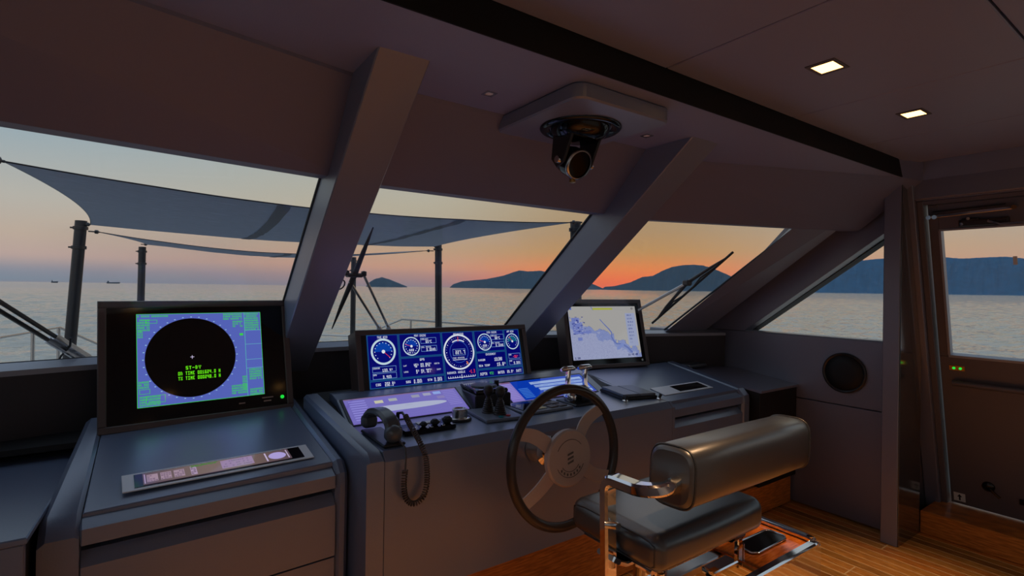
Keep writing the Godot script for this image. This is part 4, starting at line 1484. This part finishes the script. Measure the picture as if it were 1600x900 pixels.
		if k == 0:
			b = mb(t)
			b.prism([base + ax * 0.03 + ay * 0.012 + an * 0.004, base + ax * 0.523 + ay * 0.012 + an * 0.004, base + ax * 0.523 + ay * 0.093 + an * 0.004, base + ax * 0.03 + ay * 0.093 + an * 0.004], an * 0.0015)
			obj("glass", b, M.gloss, t)
			screen("screen", base + ax * 0.052 + ay * 0.018 + an * 0.0035, ax * 0.43, ay * 0.07, lit("strip_picture", strip_picture(), 0.8), t)
		else:
			b = mb(t)
			b.prism([base + ax * 0.16 + ay * 0.016 + an * 0.004, base + ax * 0.435 + ay * 0.016 + an * 0.004, base + ax * 0.435 + ay * 0.097 + an * 0.004, base + ax * 0.16 + ay * 0.097 + an * 0.004], an * 0.0015)
			obj("glass", b, M.gloss, t)


# ------------------------------------------------------------------ what stands on the helm console
func build_instruments() -> void:
	var z := 0.871
	# control knob
	var at := P(1.115, z, 1.985)
	var t := thing("control_knob", "round brushed silver control knob on the shelf left of the joysticks", "knob", at)
	var b := mb(t)
	b.lathe([Vector2(0.0, 0.0), Vector2(0.052, 0.0), Vector2(0.052, 0.006), Vector2(0.047, 0.01), Vector2(0.036, 0.011), Vector2(0.0, 0.011)], at, Vector3.UP, 36, true)
	obj("base_ring", b, M.black, t)
	b = mb(t)
	b.lathe([Vector2(0.047, 0.0095), Vector2(0.049, 0.012), Vector2(0.043, 0.0135), Vector2(0.034, 0.0135)], at, Vector3.UP, 36)
	obj("collar", b, M.chrome, t)
	b = mb(t)
	b.lathe([Vector2(0.034, 0.013), Vector2(0.034, 0.046), Vector2(0.031, 0.05), Vector2(0.026, 0.05), Vector2(0.024, 0.046), Vector2(0.0, 0.046)], at, Vector3.UP, 36, true)
	obj("dial", b, M.steel, t)
	# joysticks on their plate
	var yaw := Basis(Vector3.UP, deg_to_rad(-7.0))
	at = P(1.285, z, 1.965)
	t = thing("joystick_unit", "two black ribbed joysticks side by side on a square dark plate", "joystick", at)
	b = mb(t)
	b.box(at + Vector3(0, 0.007, 0), Vector3(0.185, 0.014, 0.22), 0.003, yaw)
	obj("plate", b, M.plate, t)
	for k in 2:
		var c := P([1.262, 1.29][k], z + 0.014, [1.985, 1.93][k])
		b = mb(t)
		var prof := [Vector2(0.03, 0.0)]
		for i in 7:
			prof.append(Vector2(0.03 - i * 0.0022, 0.004 + i * 0.009))
			prof.append(Vector2(0.026 - i * 0.0022, 0.0085 + i * 0.009))
		prof.append_array([Vector2(0.011, 0.07), Vector2(0.011, 0.078)])
		b.lathe(prof, c, Vector3.UP, 24, true)
		var js := obj("joystick", b, M.boot, t)
		b = mb(js)
		b.lathe([Vector2(0.0, 0.074), Vector2(0.014, 0.077), Vector2(0.022, 0.092), Vector2(0.023, 0.105), Vector2(0.018, 0.118), Vector2(0.008, 0.124), Vector2(0.0, 0.125)], c, Vector3.UP, 24)
		obj("grip", b, M.boot, js)
	for q: Array in [[1.262, 1.88, M.teal], [1.305, 1.887, M.red]]:
		b = mb(t)
		b.lathe([Vector2(0.011, 0.013), Vector2(0.011, 0.019), Vector2(0.0, 0.02)], P(q[0], z, q[1]), Vector3.UP, 16, true)
		obj("push_button", b, q[2], t)
	# black box between the two touchscreens
	at = P(1.37, 0.868, 2.2)
	t = thing("compass_unit", "square black box with a round flat lens on top, between the touchscreens", "instrument", at)
	b = mb(t)
	b.box(at + Vector3(0, 0.03, 0), Vector3(0.19, 0.085, 0.23), 0.005, yaw)
	obj("body", b, M.black, t)
	b = mb(t)
	b.box(at + Vector3(0.0, 0.083, 0), Vector3(0.17, 0.02, 0.21), 0.005, yaw)
	obj("lid", b, M.gloss, t)
	b = mb(t)
	b.lathe([Vector2(0.066, 0.093), Vector2(0.064, 0.098), Vector2(0.05, 0.1), Vector2(0.0, 0.104)], at, Vector3.UP, 32)
	obj("lens", b, M.black, t)
	b = mb(t)
	b.lathe([Vector2(0.012, 0.072), Vector2(0.012, 0.108), Vector2(0.0, 0.109)], at + P(0.09, 0, 0.02), Vector3.UP, 14, true)
	obj("knob", b, M.rubber, t)
	b = mb(t)
	b.tube([at + P(0.02, 0.02, -0.115), at + P(0.02, 0.02, -0.125)], 0.022, 20)
	obj("port_ring", b, M.steel, t)
	# trackpad
	at = P(1.545, z, 1.99)
	t = thing("trackpad", "flat grey keypad tray with a dark glass pane, right behind the wheel rim", "control panel", at)
	b = mb(t)
	b.box(at + Vector3(0, 0.006, 0), Vector3(0.285, 0.012, 0.215), 0.003)
	obj("tray", b, M.plate, t)
	b = mb(t)
	b.span(1.42, 1.55, z + 0.012, z + 0.0145, 1.915, 2.075, 0.001)
	obj("pane", b, M.gloss, t)
	for k in 6:
		b = mb(t)
		b.span(1.567 + (k % 2) * 0.055, 1.612 + (k % 2) * 0.055, z + 0.012, z + 0.017, 1.905 + (k / 2) * 0.06, 1.95 + (k / 2) * 0.06, 0.002)
		obj("key", b, M.frame, t)
	# throttle
	at = P(1.8, z, 1.975)
	t = thing("throttle", "polished chrome twin-lever throttle rising behind the top of the wheel", "throttle", at)
	b = mb(t)
	b.box(at + Vector3(0, 0.005, 0), Vector3(0.17, 0.01, 0.16), 0.004)
	obj("base_plate", b, M.black, t)
	b = mb(t)
	b.lathe([Vector2(0.05, -0.035), Vector2(0.055, -0.02), Vector2(0.055, 0.02), Vector2(0.05, 0.035), Vector2(0.0, 0.038)], at + Vector3(0.012, 0.03, 0), Vector3.RIGHT, 28)
	obj("drum", b, M.black, t)
	for k in 2:
		var sx: float = [-0.055, 0.06][k]
		b = mb(t)
		b.lathe([Vector2(0.0, -0.02), Vector2(0.034, -0.014), Vector2(0.04, 0.0), Vector2(0.034, 0.014), Vector2(0.0, 0.02)], at + Vector3(sx, 0.03, 0), Vector3.RIGHT, 28)
		var lv := obj("lever", b, M.chrome, t)
		b = mb(lv)
		b.bar([at + Vector3(sx, 0.03, 0.0), at + Vector3(sx - 0.004, 0.1, -0.015), at + Vector3(sx + 0.003, 0.165, -0.02)], Vector3.RIGHT, 0.022, 0.026, 0.005)
		obj("arm", b, M.chrome, lv)
		b = mb(lv)
		b.tube([at + Vector3(sx - 0.045, 0.168, -0.02), at + Vector3(sx - 0.03, 0.172, -0.02), at + Vector3(sx + 0.03, 0.172, -0.02), at + Vector3(sx + 0.045, 0.168, -0.02)], [0.008, 0.014, 0.014, 0.008], 14)
		obj("grip", b, M.chrome, lv)
	# switch panel
	yaw = Basis(Vector3.UP, deg_to_rad(-16.0))
	at = P(2.16, z, 1.97)
	t = thing("switch_panel", "raised two-part rocker switch panel near the right end of the helm shelf", "control panel", at)
	b = mb(t)
	b.box(at + Vector3(0, 0.008, 0), Vector3(0.21, 0.016, 0.25), 0.003, yaw)
	obj("base", b, M.black, t)
	for k in 2:
		b = mb(t)
		b.box(at + Vector3(0, 0.022, 0) + yaw * Vector3(-0.05 + k * 0.101, 0, 0), Vector3(0.098, 0.014, 0.235), 0.003, yaw)
		obj("switch_plate", b, M.plate, t)
	# small toggles and push buttons round it
	for q: Array in [[2.02, 1.86, "small black toggle switch in front of the switch panel's left corner"], [2.215, 1.80, "small black toggle switch at the right end of the helm shelf"]]:
		at = P(q[0], z, q[1])
		t = thing("toggle_switch", q[2], "switch", at, "toggle switches on the helm shelf")
		b = mb(t)
		b.lathe([Vector2(0.016, 0.0), Vector2(0.016, 0.006), Vector2(0.008, 0.009), Vector2(0.0, 0.009)], at, Vector3.UP, 16, true)
		obj("collar", b, M.chrome, t)
		b = mb(t)
		b.tube([at + Vector3(0, 0.006, 0), at + Vector3(0.012, 0.026, 0.0)], [0.006, 0.009], 10)
		obj("lever", b, M.black, t)
	for q: Array in [[1.985, 2.06, "silver push button between the throttle and the switch panel"], [2.19, 2.11, "white push button behind the switch panel"]]:
		at = P(q[0], z, q[1])
		t = thing("push_button", q[2], "button", at, "push buttons on the helm shelf")
		b = mb(t)
		b.lathe([Vector2(0.026, 0.0), Vector2(0.026, 0.007), Vector2(0.02, 0.01), Vector2(0.0, 0.01)], at, Vector3.UP, 20, true)
		obj("bezel", b, M.steel, t)
		b = mb(t)
		b.lathe([Vector2(0.017, 0.01), Vector2(0.016, 0.015), Vector2(0.0, 0.016)], at, Vector3.UP, 20)
		obj("cap", b, M.white, t)
	# telephone handset with its coiled cord
	at = P(0.73, z, 1.9)
	t = thing("telephone_handset", "grey-black telephone handset lying in its rest, coiled cord hanging over the console edge", "telephone", at)
	b = mb(t)
	b.box(at + P(0.0, 0.006, -0.005), Vector3(0.085, 0.012, 0.25), 0.004)
	obj("rest", b, M.black, t)
	b = mb(t)
	var path := []
	for i in 13:
		var a := PI * i / 12.0
		path.append(P(0.715 + 0.02 * (1 - cos(a)) / 2, 0.928 + 0.045 * sin(a), 1.9 + 0.095 * cos(a)))
	b.bar(path, Vector3.RIGHT, 0.058, 0.026, 0.009)
	obj("grip", b, M.phone, t)
	b = mb(t)
	b.cushion(P(0.715, 0.918, 2.0), Vector3(0.06, 0.052, 0.05), 0.018)
	obj("earpiece", b, M.phone, t)
	b = mb(t)
	b.lathe([Vector2(0.0, -0.034), Vector2(0.02, -0.031), Vector2(0.032, -0.015), Vector2(0.034, 0.005), Vector2(0.028, 0.024), Vector2(0.0, 0.036)], P(0.735, 0.912, 1.8), P(0.0, 0.9, -0.35).normalized(), 24)
	obj("mouthpiece", b, M.phone, t)
	var line_ := [P(0.745, 0.895, 1.775), P(0.755, 0.872, 1.735), P(0.742, 0.842, 1.70), P(0.735, 0.81, 1.69)]
	b = mb(t)
	b.tube(line_, 0.0032, 8)
	obj("cord", b, M.cord, t)
	var keys := [P(0.735, 0.81, 1.69), P(0.731, 0.76, 1.69), P(0.738, 0.715, 1.69), P(0.758, 0.69, 1.69), P(0.783, 0.687, 1.69), P(0.806, 0.705, 1.69), P(0.818, 0.745, 1.69), P(0.818, 0.8, 1.69), P(0.812, 0.852, 1.695), P(0.806, 0.893, 1.735), P(0.803, 0.935, 1.81), P(0.808, 0.955, 1.86)]
	var curve := Curve3D.new()
	for i in keys.size():
		var tan_: Vector3 = (keys[mini(i + 1, keys.size() - 1)] - keys[maxi(i - 1, 0)]) / 6.0
		curve.add_point(keys[i], -tan_, tan_)
	var total := curve.get_baked_length()
	var turns := int(total / 0.0085)
	var coil := []
	var steps := turns * 9
	for i in steps + 1:
		var d := total * i / steps
		var p := curve.sample_baked(d, true)
		var tg := (curve.sample_baked(minf(d + 0.004, total), true) - curve.sample_baked(maxf(d - 0.004, 0), true)).normalized()
		var u := tg.cross(P(0.1, 0.05, 1).normalized()).normalized()
		var a := TAU * i / 9.0
		coil.append(p + (u * cos(a) + tg.cross(u) * sin(a)) * 0.0085)
	b = mb(t)
	b.tube(coil, 0.0026, 6)
	obj("coiled_cord", b, M.cord, t)
	b = mb(t)
	b.tube([P(0.806, 0.948, 1.85), P(0.805, 0.962, 1.885), P(0.8, 0.955, 1.915), P(0.8, 0.9, 1.925), P(0.8, 0.872, 1.925)], [0.004, 0.005, 0.007, 0.01, 0.011], 12)
	obj("plug", b, M.black, t)
	# radio panel beside it
	at = P(0.925, z, 1.925)
	t = thing("radio_panel", "black radio microphone panel with small knobs between the handset and the silver knob", "radio", at)
	b = mb(t)
	b.box(at + Vector3(0, 0.009, 0), Vector3(0.225, 0.018, 0.105), 0.003)
	obj("base", b, M.gloss, t)
	b = mb(t)
	b.span(0.90, 1.0, z + 0.018, z + 0.021, 1.94, 1.972, 0.001)
	obj("legend_plate", b, M.white, t)
	for q: Array in [[0.905, 0.028, 0.02], [0.955, 0.032, 0.024], [1.012, 0.036, 0.028]]:
		b = mb(t)
		b.box(P(q[0], z + 0.018 + q[2] / 2, 1.905), Vector3(q[1], q[2], 0.034), 0.008)
		obj("knob", b, M.rubber, t)
	for q: Array in [[0.86, 1.9], [0.93, 1.885], [0.982, 1.885]]:
		b = mb(t)
		b.lathe([Vector2(0.009, 0.017), Vector2(0.009, 0.022), Vector2(0, 0.023)], P(q[0], z, q[1]), Vector3.UP, 14, true)
		obj("key", b, M.chrome, t)
	for s: float in [0.875, 1.03]:
		b = mb(t)
		b.bar([P(s, z + 0.018, 1.985), P(s - 0.012, z + 0.026, 1.945)], Vector3.RIGHT, 0.008, 0.006, 0.002)
		obj("clip", b, M.black, t)


func build_wheel() -> void:
	var c := P(1.335, 0.795, 1.53)
	var t := thing("steering_wheel", "brown four-spoke steering wheel with a round hub in front of the helm console", "steering wheel", P(1.335, 0.795, 1.72))
	var tilt := deg_to_rad(3.0)
	var x := Vector3.RIGHT
	var y := P(0, cos(tilt), sin(tilt))
	var n := x.cross(y)
	var b := mb(t)
	var path := []
	for i in 73:
		var a := TAU * i / 72.0
		path.append(c + (x * cos(a) + y * sin(a)) * 0.262)
	b.tube(path, 0.0185, 16, false)
	obj("rim", b, M.rim, t)
	for q: Array in [[152.0, 1.0], [40.0, -1.0], [213.0, -1.0], [333.0, 1.0]]:
		var a := deg_to_rad(q[0])
		var d := x * cos(a) + y * sin(a)
		var e := n.cross(d)
		b = mb(t)
		var rings := []
		for i in 9:
			var u := i / 8.0
			var p: Vector3 = c + d * lerpf(0.08, 0.256, u) + e * (0.018 * sin(u * PI) * -q[1]) - n * (0.012 * sin(u * PI)) + n * 0.004
			var w := lerpf(0.03, 0.024, u)
			rings.append([p + e * w + n * 0.003, p - e * w + n * 0.003, p - e * w - n * 0.003, p + e * w - n * 0.003])
		b.loft(rings)
		obj("spoke", b, M.wheel, t)
	b = mb(t)
	b.lathe([Vector2(0.0, -0.02), Vector2(0.095, -0.018), Vector2(0.108, -0.008), Vector2(0.11, 0.012), Vector2(0.104, 0.019), Vector2(0.0, 0.02)], c + n * 0.006, n, 48, true)
	obj("hub", b, M.wheel, t)
	# raised emblem: two part rings and three slanting bars
	var hub := t.get_node("hub") as Node3D
	var f := c + n * 0.0262
	for q: Array in [[0.072, 40.0, 150.0], [0.072, 205.0, 335.0], [0.05, 215.0, 325.0]]:
		var arc := []
		for i in 17:
			var a := deg_to_rad(lerpf(q[1], q[2], i / 16.0))
			arc.append(f + (x * cos(a) + y * sin(a)) * q[0])
		b = mb(hub)
		b.tube(arc, 0.0012, 6)
		obj("emblem_arc", b, M.emblem, hub)
	for k in 3:
		b = mb(hub)
		b.prism([f + x * -0.014 + y * (0.011 - k * 0.016), f + x * 0.014 + y * (0.018 - k * 0.016), f + x * 0.014 + y * (0.025 - k * 0.016), f + x * -0.014 + y * (0.018 - k * 0.016)], n * 0.0015)
		obj("emblem_bar", b, M.emblem, hub)
	for k in 7:
		var a := deg_to_rad(222.0 + k * 16.0)
		b = mb(hub)
		b.box(f + (x * cos(a) + y * sin(a)) * 0.061, Vector3(0.006, 0.009, 0.002))
		obj("emblem_letter", b, M.emblem, hub)
	b = mb(t)
	b.lathe([Vector2(0.062, -0.03), Vector2(0.05, -0.05), Vector2(0.04, -0.06), Vector2(0.04, -0.1), Vector2(0.06, -0.11), Vector2(0.06, -0.185)], c, n, 28, true)
	obj("shaft", b, M.chrome, t)


func build_chair() -> void:
	var t := thing("helm_chair", "dark leather helm chair with a padded bolster back and chrome arm", "chair", P(1.54, 0.0, 1.2))
	var b := mb(t)
	b.cushion(P(1.545, 0.643, 1.21), Vector3(0.59, 0.118, 0.4), 0.04, 0.008)
	obj("seat", b, M.leather, t)
	for s: float in [1.275, 1.815]:
		b = mb(t)
		var loop := []
		for i in 33:
			var a := TAU * i / 32.0
			loop.append(P(s + (-0.0195 if s < 1.5 else 0.0195), 0.643 + 0.043 * clampf(1.25 * sin(a), -1, 1), 1.21 + 0.18 * clampf(1.25 * cos(a), -1, 1)))
		b.tube(loop, 0.003, 6, false)
		obj("seat_piping", b, M.piping, t)
	# bolster: rounded section, flat ends with a piped edge
	var sec := []
	for i in 40:
		var a := TAU * i / 40.0
		var ca := cos(a)
		var sa := sin(a)
		sec.append(Vector2(signf(ca) * pow(absf(ca), 0.55) * 0.083, signf(sa) * pow(absf(sa), 0.55) * 0.094))
	b = mb(t)
	var rings := []
	for q: Vector2 in [Vector2(1.3, 0.84), Vector2(1.304, 0.94), Vector2(1.315, 1.0), Vector2(1.5, 1.012), Vector2(1.8, 1.012), Vector2(1.985, 1.0), Vector2(1.998, 0.94), Vector2(2.003, 0.8)]:
		var ring := []
		for v: Vector2 in sec:
			ring.append(P(q.x, 0.883 + v.y * q.y - 0.05 * v.x * q.y, 1.013 + v.x * q.y - 0.03 * v.y * q.y))
		rings.append(ring)
	b.loft(rings, true, false)
	obj("backrest", b, M.leather, t)
	for s: float in [1.312, 1.988]:
		b = mb(t)
		var loop := []
		for i in 41:
			var v: Vector2 = sec[i % 40]
			loop.append(P(s, 0.883 + v.y - 0.05 * v.x, 1.013 + v.x - 0.03 * v.y))
		b.tube(loop, 0.0035, 6, false)
		obj("back_piping", b, M.piping, t)
	# arm: an upright that bends aft and then in to the bolster
	b = mb(t)
	var path := [P(1.205, 0.42, 1.17), P(1.205, 0.6, 1.172), P(1.205, 0.8, 1.178)]
	for i in 7:
		var a := PI / 2 * i / 6.0
		path.append(P(1.205, 0.815 + 0.035 * sin(a), 1.178 - 0.035 * (1 - cos(a))))
	path.append(P(1.205, 0.852, 1.09))
	for i in 9:
		var a := PI / 2 * i / 8.0
		path.append(P(1.275 - 0.07 * cos(a), 0.853 + 0.012 * i / 8.0, 1.06 - 0.07 * sin(a)))
	path.append(P(1.335, 0.866, 0.99))
	b.bar(path, Vector3.RIGHT, 0.05, 0.036, 0.007)
	obj("arm", b, M.chrome, t)
	b = mb(t)
	b.tube([P(1.18, 0.71, 1.165), P(1.205, 0.71, 1.14), P(1.205, 0.71, 1.13)], 0.012, 12)
	obj("bolt", b, M.steel, t)
	b = mb(t)
	b.bar([P(1.205, 0.6, 1.17), P(1.25, 0.575, 1.18), P(1.3, 0.572, 1.18), P(1.85, 0.572, 1.18)], P(0, 0, 1), 0.09, 0.016, 0.004)
	b.bar([P(1.3, 0.574, 1.06), P(1.3, 0.574, 1.36)], Vector3.RIGHT, 0.05, 0.014, 0.003)
	b.bar([P(1.8, 0.574, 1.06), P(1.8, 0.574, 1.36)], Vector3.RIGHT, 0.05, 0.014, 0.003)
	obj("seat_frame", b, M.chrome, t)
	b = mb(t)
	b.lathe([Vector2(0.19, 0.0), Vector2(0.19, 0.012), Vector2(0.075, 0.03), Vector2(0.06, 0.05), Vector2(0.06, 0.5), Vector2(0.09, 0.56), Vector2(0.0, 0.565)], P(1.5, 0.0, 1.25), Vector3.UP, 32)
	obj("pedestal", b, M.chrome, t)
	b = mb(t)
	b.bar([P(1.26, 0.57, 1.055), P(1.26, 0.46, 1.055), P(1.26, 0.42, 1.1), P(1.5, 0.4, 1.2)], Vector3.RIGHT, 0.03, 0.02, 0.004)
	b.bar([P(1.31, 0.57, 1.05), P(1.31, 0.5, 1.05)], Vector3.RIGHT, 0.02, 0.02, 0.004)
	obj("strut", b, M.chrome, t)
	# clamps and post under the right side of the seat
	for q: Array in [[1.79, 0.55, 1.1], [1.86, 0.575, 1.13]]:
		b = mb(t)
		b.tube([P(q[0] - 0.035, q[1], q[2]), P(q[0] + 0.035, q[1], q[2])], 0.024, 14)
		b.tube([P(q[0] - 0.015, q[1] + 0.01, q[2] - 0.02), P(q[0] - 0.015, q[1] + 0.035, q[2] - 0.03)], 0.009, 10)
		b.tube([P(q[0] + 0.02, q[1] + 0.01, q[2] - 0.02), P(q[0] + 0.02, q[1] + 0.035, q[2] - 0.03)], 0.009, 10)
		obj("clamp", b, M.gloss, t)
	b = mb(t)
	b.bar([P(1.815, 0.55, 1.1), P(1.815, 0.42, 1.1)], Vector3.RIGHT, 0.03, 0.02, 0.004)
	b.tube([P(1.84, 0.5, 1.1), P(1.84, 0.44, 1.1)], 0.009, 10)
	obj("post", b, M.chrome, t)
	# polished base tray with a rim, a slot and mirror sides
	b = mb(t)
	var zt := 0.45
	b.bar([P(2.205, zt, 1.32), P(2.205, zt, 1.04), P(2.2, zt, 1.015), P(2.18, zt, 0.998), P(2.15, zt, 0.995), P(1.66, zt, 0.995)], P(0.707, 0, 0.707), 0.035, 0.022, 0.006)
	obj("tray_rim", b, M.chrome, t)
	b = mb(t)
	b.prism([P(1.83, 0.43, 1.32), P(2.2, 0.43, 1.32), P(2.2, 0.43, 1.0), P(1.83, 0.43, 1.0)], Vector3(0, 0.008, 0))
	obj("tray_plate", b, M.varnish, t)
	b = mb(t)
	b.span(1.66, 2.21, 0.2, 0.44, 0.985, 0.992)
	b.span(2.214, 2.22, 0.2, 0.44, 0.992, 1.32)
	obj("tray_skirt", b, M.chrome, t)
	b = mb(t)
	b.box(P(2.03, 0.4405, 1.13), Vector3(0.24, 0.006, 0.085), 0.012)
	var slot := obj("tray_slot", b, M.gloss, t)
	b = mb(slot)
	var oval := []
	for q: Vector2 in [Vector2(-0.1, -0.045), Vector2(0.1, -0.045), Vector2(0.122, -0.03), Vector2(0.122, 0.03), Vector2(0.1, 0.045), Vector2(-0.1, 0.045), Vector2(-0.122, 0.03), Vector2(-0.122, -0.03), Vector2(-0.1, -0.045)]:
		oval.append(P(2.03 + q.x, 0.444, 1.13 + q.y))
	b.tube(oval, 0.004, 6, false)
	obj("slot_rim", b, M.chrome, slot)
	b = mb(t)
	b.box(P(1.71, 0.45, 1.105), Vector3(0.15, 0.018, 0.055), 0.004)
	obj("foot_plate", b, M.chrome, t)
	b = mb(t)
	b.bar([P(1.5, 0.41, 1.2), P(2.15, 0.41, 1.2)], P(0, 0, 1), 0.05, 0.03, 0.004)
	b.bar([P(1.64, 0.44, 1.1), P(1.64, 0.41, 1.1), P(1.55, 0.4, 1.18)], P(0, 0, 1), 0.03, 0.02, 0.004)
	obj("tray_bracket", b, M.steel, t)


func build_fittings() -> void:
	# speaker in the side wall
	var at := P(3.649, 0.935, 1.5)
	var t := thing("speaker", "round black speaker grille in the wall below the raked side window", "speaker", at)
	var b := mb(t)
	b.lathe([Vector2(0.128, 0.0), Vector2(0.128, 0.012), Vector2(0.12, 0.017), Vector2(0.112, 0.012), Vector2(0.112, 0.006)], at, Vector3.LEFT, 48, true)
	obj("ring", b, M.black, t)
	b = mb(t)
	b.lathe([Vector2(0.112, 0.006), Vector2(0.11, 0.011), Vector2(0.06, 0.016), Vector2(0.0, 0.018)], at, Vector3.LEFT, 48)
	obj("grille", b, M.rubber, t)
	# overhead compass periscope
	var c := P(1.305, 2.05, 1.44)
	t = thing("overhead_compass", "dark overhead compass hanging from a rounded plate on the forward ceiling", "compass", P(1.305, 2.1, 1.44))
	b = mb(t)
	var poly := []
	for q: Array in [[1.125, 1.245, 180.0], [1.485, 1.245, 270.0], [1.485, 1.64, 0.0], [1.125, 1.64, 90.0]]:
		for i in 7:
			var a := deg_to_rad(q[2] + i * 15.0)
			poly.append(P(q[0] + 0.045 * cos(a), 2.047, q[1] + 0.045 * sin(a)))
	b.prism(poly, Vector3(0, 0.053, 0), 0.006)
	obj("mounting_plate", b, M.pillar, t)
	b = mb(t)
	b.lathe([Vector2(0.15, 0.0), Vector2(0.152, 0.006), Vector2(0.145, 0.013), Vector2(0.12, 0.013), Vector2(0.112, 0.0)], c, Vector3.DOWN, 48)
	obj("ring", b, M.gloss, t)
	b = mb(t)
	b.lathe([Vector2(0.112, 0.0), Vector2(0.105, 0.022), Vector2(0.085, 0.04), Vector2(0.06, 0.05), Vector2(0.0, 0.052)], c, Vector3.DOWN, 40)
	obj("bowl", b, M.gloss, t)
	var h := c + P(0.0, -0.105, 0.03)
	for s: float in [-0.062, 0.062]:
		b = mb(t)
		b.prism([c + P(s, -0.02, 0.07), c + P(s, -0.02, -0.05), h + P(s, -0.03, -0.02), h + P(s, -0.045, 0.02), h + P(s, -0.01, 0.05)], Vector3(signf(s) * 0.012, 0, 0), 0.003)
		obj("bracket", b, M.black, t)
		b = mb(t)
		b.lathe([Vector2(0.013, 0.0), Vector2(0.013, 0.014), Vector2(0.0, 0.017)], h + P(s + signf(s) * 0.012, -0.02, 0.0), Vector3(signf(s), 0, 0), 14, true)
		obj("knob", b, M.chrome, t)
	var ax := P(0, -0.45, -0.9).normalized()
	b = mb(t)
	b.lathe([Vector2(0.0, -0.06), Vector2(0.05, -0.055), Vector2(0.056, -0.02), Vector2(0.056, 0.02), Vector2(0.05, 0.028)], h + P(0, -0.02, 0), ax, 32, true)
	obj("mirror_head", b, M.gloss, t)
	b = mb(t)
	b.lathe([Vector2(0.056, 0.018), Vector2(0.058, 0.03), Vector2(0.05, 0.033)], h + P(0, -0.02, 0), ax, 32)
	obj("mirror_ring", b, M.steel, t)
	b = mb(t)
	b.lathe([Vector2(0.05, 0.028), Vector2(0.0, 0.029)], h + P(0, -0.02, 0), ax, 32)
	obj("mirror", b, M.gloss, t)
	b = mb(t)
	b.lathe([Vector2(0.012, 0.0), Vector2(0.012, 0.018), Vector2(0.0, 0.022)], h + P(0.0, -0.075, 0.01), Vector3.DOWN, 14, true)
	obj("set_screw", b, M.gold, t)
	# small square spots in the forward ceiling, unlit
	for k in 2:
		at = P([0.924, 1.709][k], 2.1, 1.472)
		t = thing("ceiling_spotlight", ["small unlit square spotlight in the forward ceiling left of the overhead compass", "small unlit square spotlight in the forward ceiling right of the overhead compass"][k], "spotlight", at, "unlit spotlights in the forward ceiling")
		b = mb(t)
		for q: Array in [[-0.02, 0.02, -0.02, -0.014], [-0.02, 0.02, 0.014, 0.02], [-0.02, -0.014, -0.014, 0.014], [0.014, 0.02, -0.014, 0.014]]:
			b.box(at + P((q[0] + q[1]) / 2, -0.001, (q[2] + q[3]) / 2), Vector3(q[1] - q[0], 0.003, q[3] - q[2]))
		obj("frame", b, M.steel, t)
		b = mb(t)
		b.lathe([Vector2(0.013, 0.001), Vector2(0.009, 0.0), Vector2(0.0, 0.0025)], at, Vector3.DOWN, 16)
		obj("lens", b, M.alu, t)
	# lit downlights in the main ceiling; both unseen aft rows are added fill
	var n := 0
	for row: Array in [[0.81, [0.27, 1.02, 1.815, 2.57], 0.0], [-1.2, [-0.2, 0.9, 2.0, 3.0], 0.0], [-2.3, [-0.2, 0.9, 2.0, 3.0], 0.0]]:
		for s: float in row[1]:
			at = P(s, 2.19, row[0])
			var label: String = "lit downlight in the %s ceiling row, %s from the port side" % [["front", "added_middle", "added_aft"][n / 4], ["first", "second", "third", "fourth"][n % 4]]
			if n == 1:
				label = "lit downlight cut off by the top edge of the picture"
			elif n == 2:
				label = "bright lit downlight in the middle ceiling panel, the larger of the two fully seen"
			elif n == 3:
				label = "lit downlight farther right in the ceiling, nearest the door"
			t = thing("downlight", label, "downlight", at, "lit downlights in the ceiling")
			b = mb(t)
			for q: Array in [[-0.055, 0.055, -0.045, -0.034], [-0.055, 0.055, 0.034, 0.045], [-0.055, -0.038, -0.034, 0.034], [0.038, 0.055, -0.034, 0.034]]:
				b.box(at + P((q[0] + q[1]) / 2, -0.0015, (q[2] + q[3]) / 2), Vector3(q[1] - q[0], 0.003, q[3] - q[2]))
			obj("frame", b, M.frame, t)
			b = mb(t)
			b.box(at + Vector3(0, -0.0015, 0), Vector3(0.074, 0.002, 0.066))
			obj("lamp_diffuser", b, M.lamp_glow, t)
			var l := SpotLight3D.new()
			l.name = "lamp_light"
			t.add_child(l)
			l.position = Vector3(0, -0.012, 0)
			l.rotation_degrees = Vector3(-90, 0, 0)
			l.light_color = Color(1.0, 0.8, 0.6) if n < 4 else Color(1.0, 0.9, 0.8)
			l.light_energy = LAMP if n < 4 else LAMP_AFT_FILL
			l.light_size = 0.035
			l.spot_angle = 28.0 if n < 4 else 62.0
			l.spot_range = 12.0
			l.spot_attenuation = 2.0
			l.spot_angle_attenuation = 0.6
			l.shadow_enabled = true
			n += 1


const LAMP := 1.6
const LAMP_AFT_FILL := 0.25  # strength of the added aft fill rows


func _ready() -> void:
	rng.seed = 7
	view_and_light()
	materials()
	mat("phone", Color(0.33, 0.345, 0.37), 0.25)
	mat("emblem", Color(0.4, 0.36, 0.34), 0.4)
	var va := mat("varnish", Color(0.8, 0.62, 0.5), 0.08)
	va.albedo_texture = M.plinth.albedo_texture
	world_tex(va, Vector3(0.6, 4.0, 4.0))
	emit("green_lamp", Color(0.1, 0.85, 0.25), 1.0)
	emit("lamp_glow", Color(1.0, 0.74, 0.42), 6.0)
	build_shell()
	build_outside()
	build_consoles()
	build_instruments()
	build_wheel()
	build_chair()
	build_fittings()
	build_wipers()
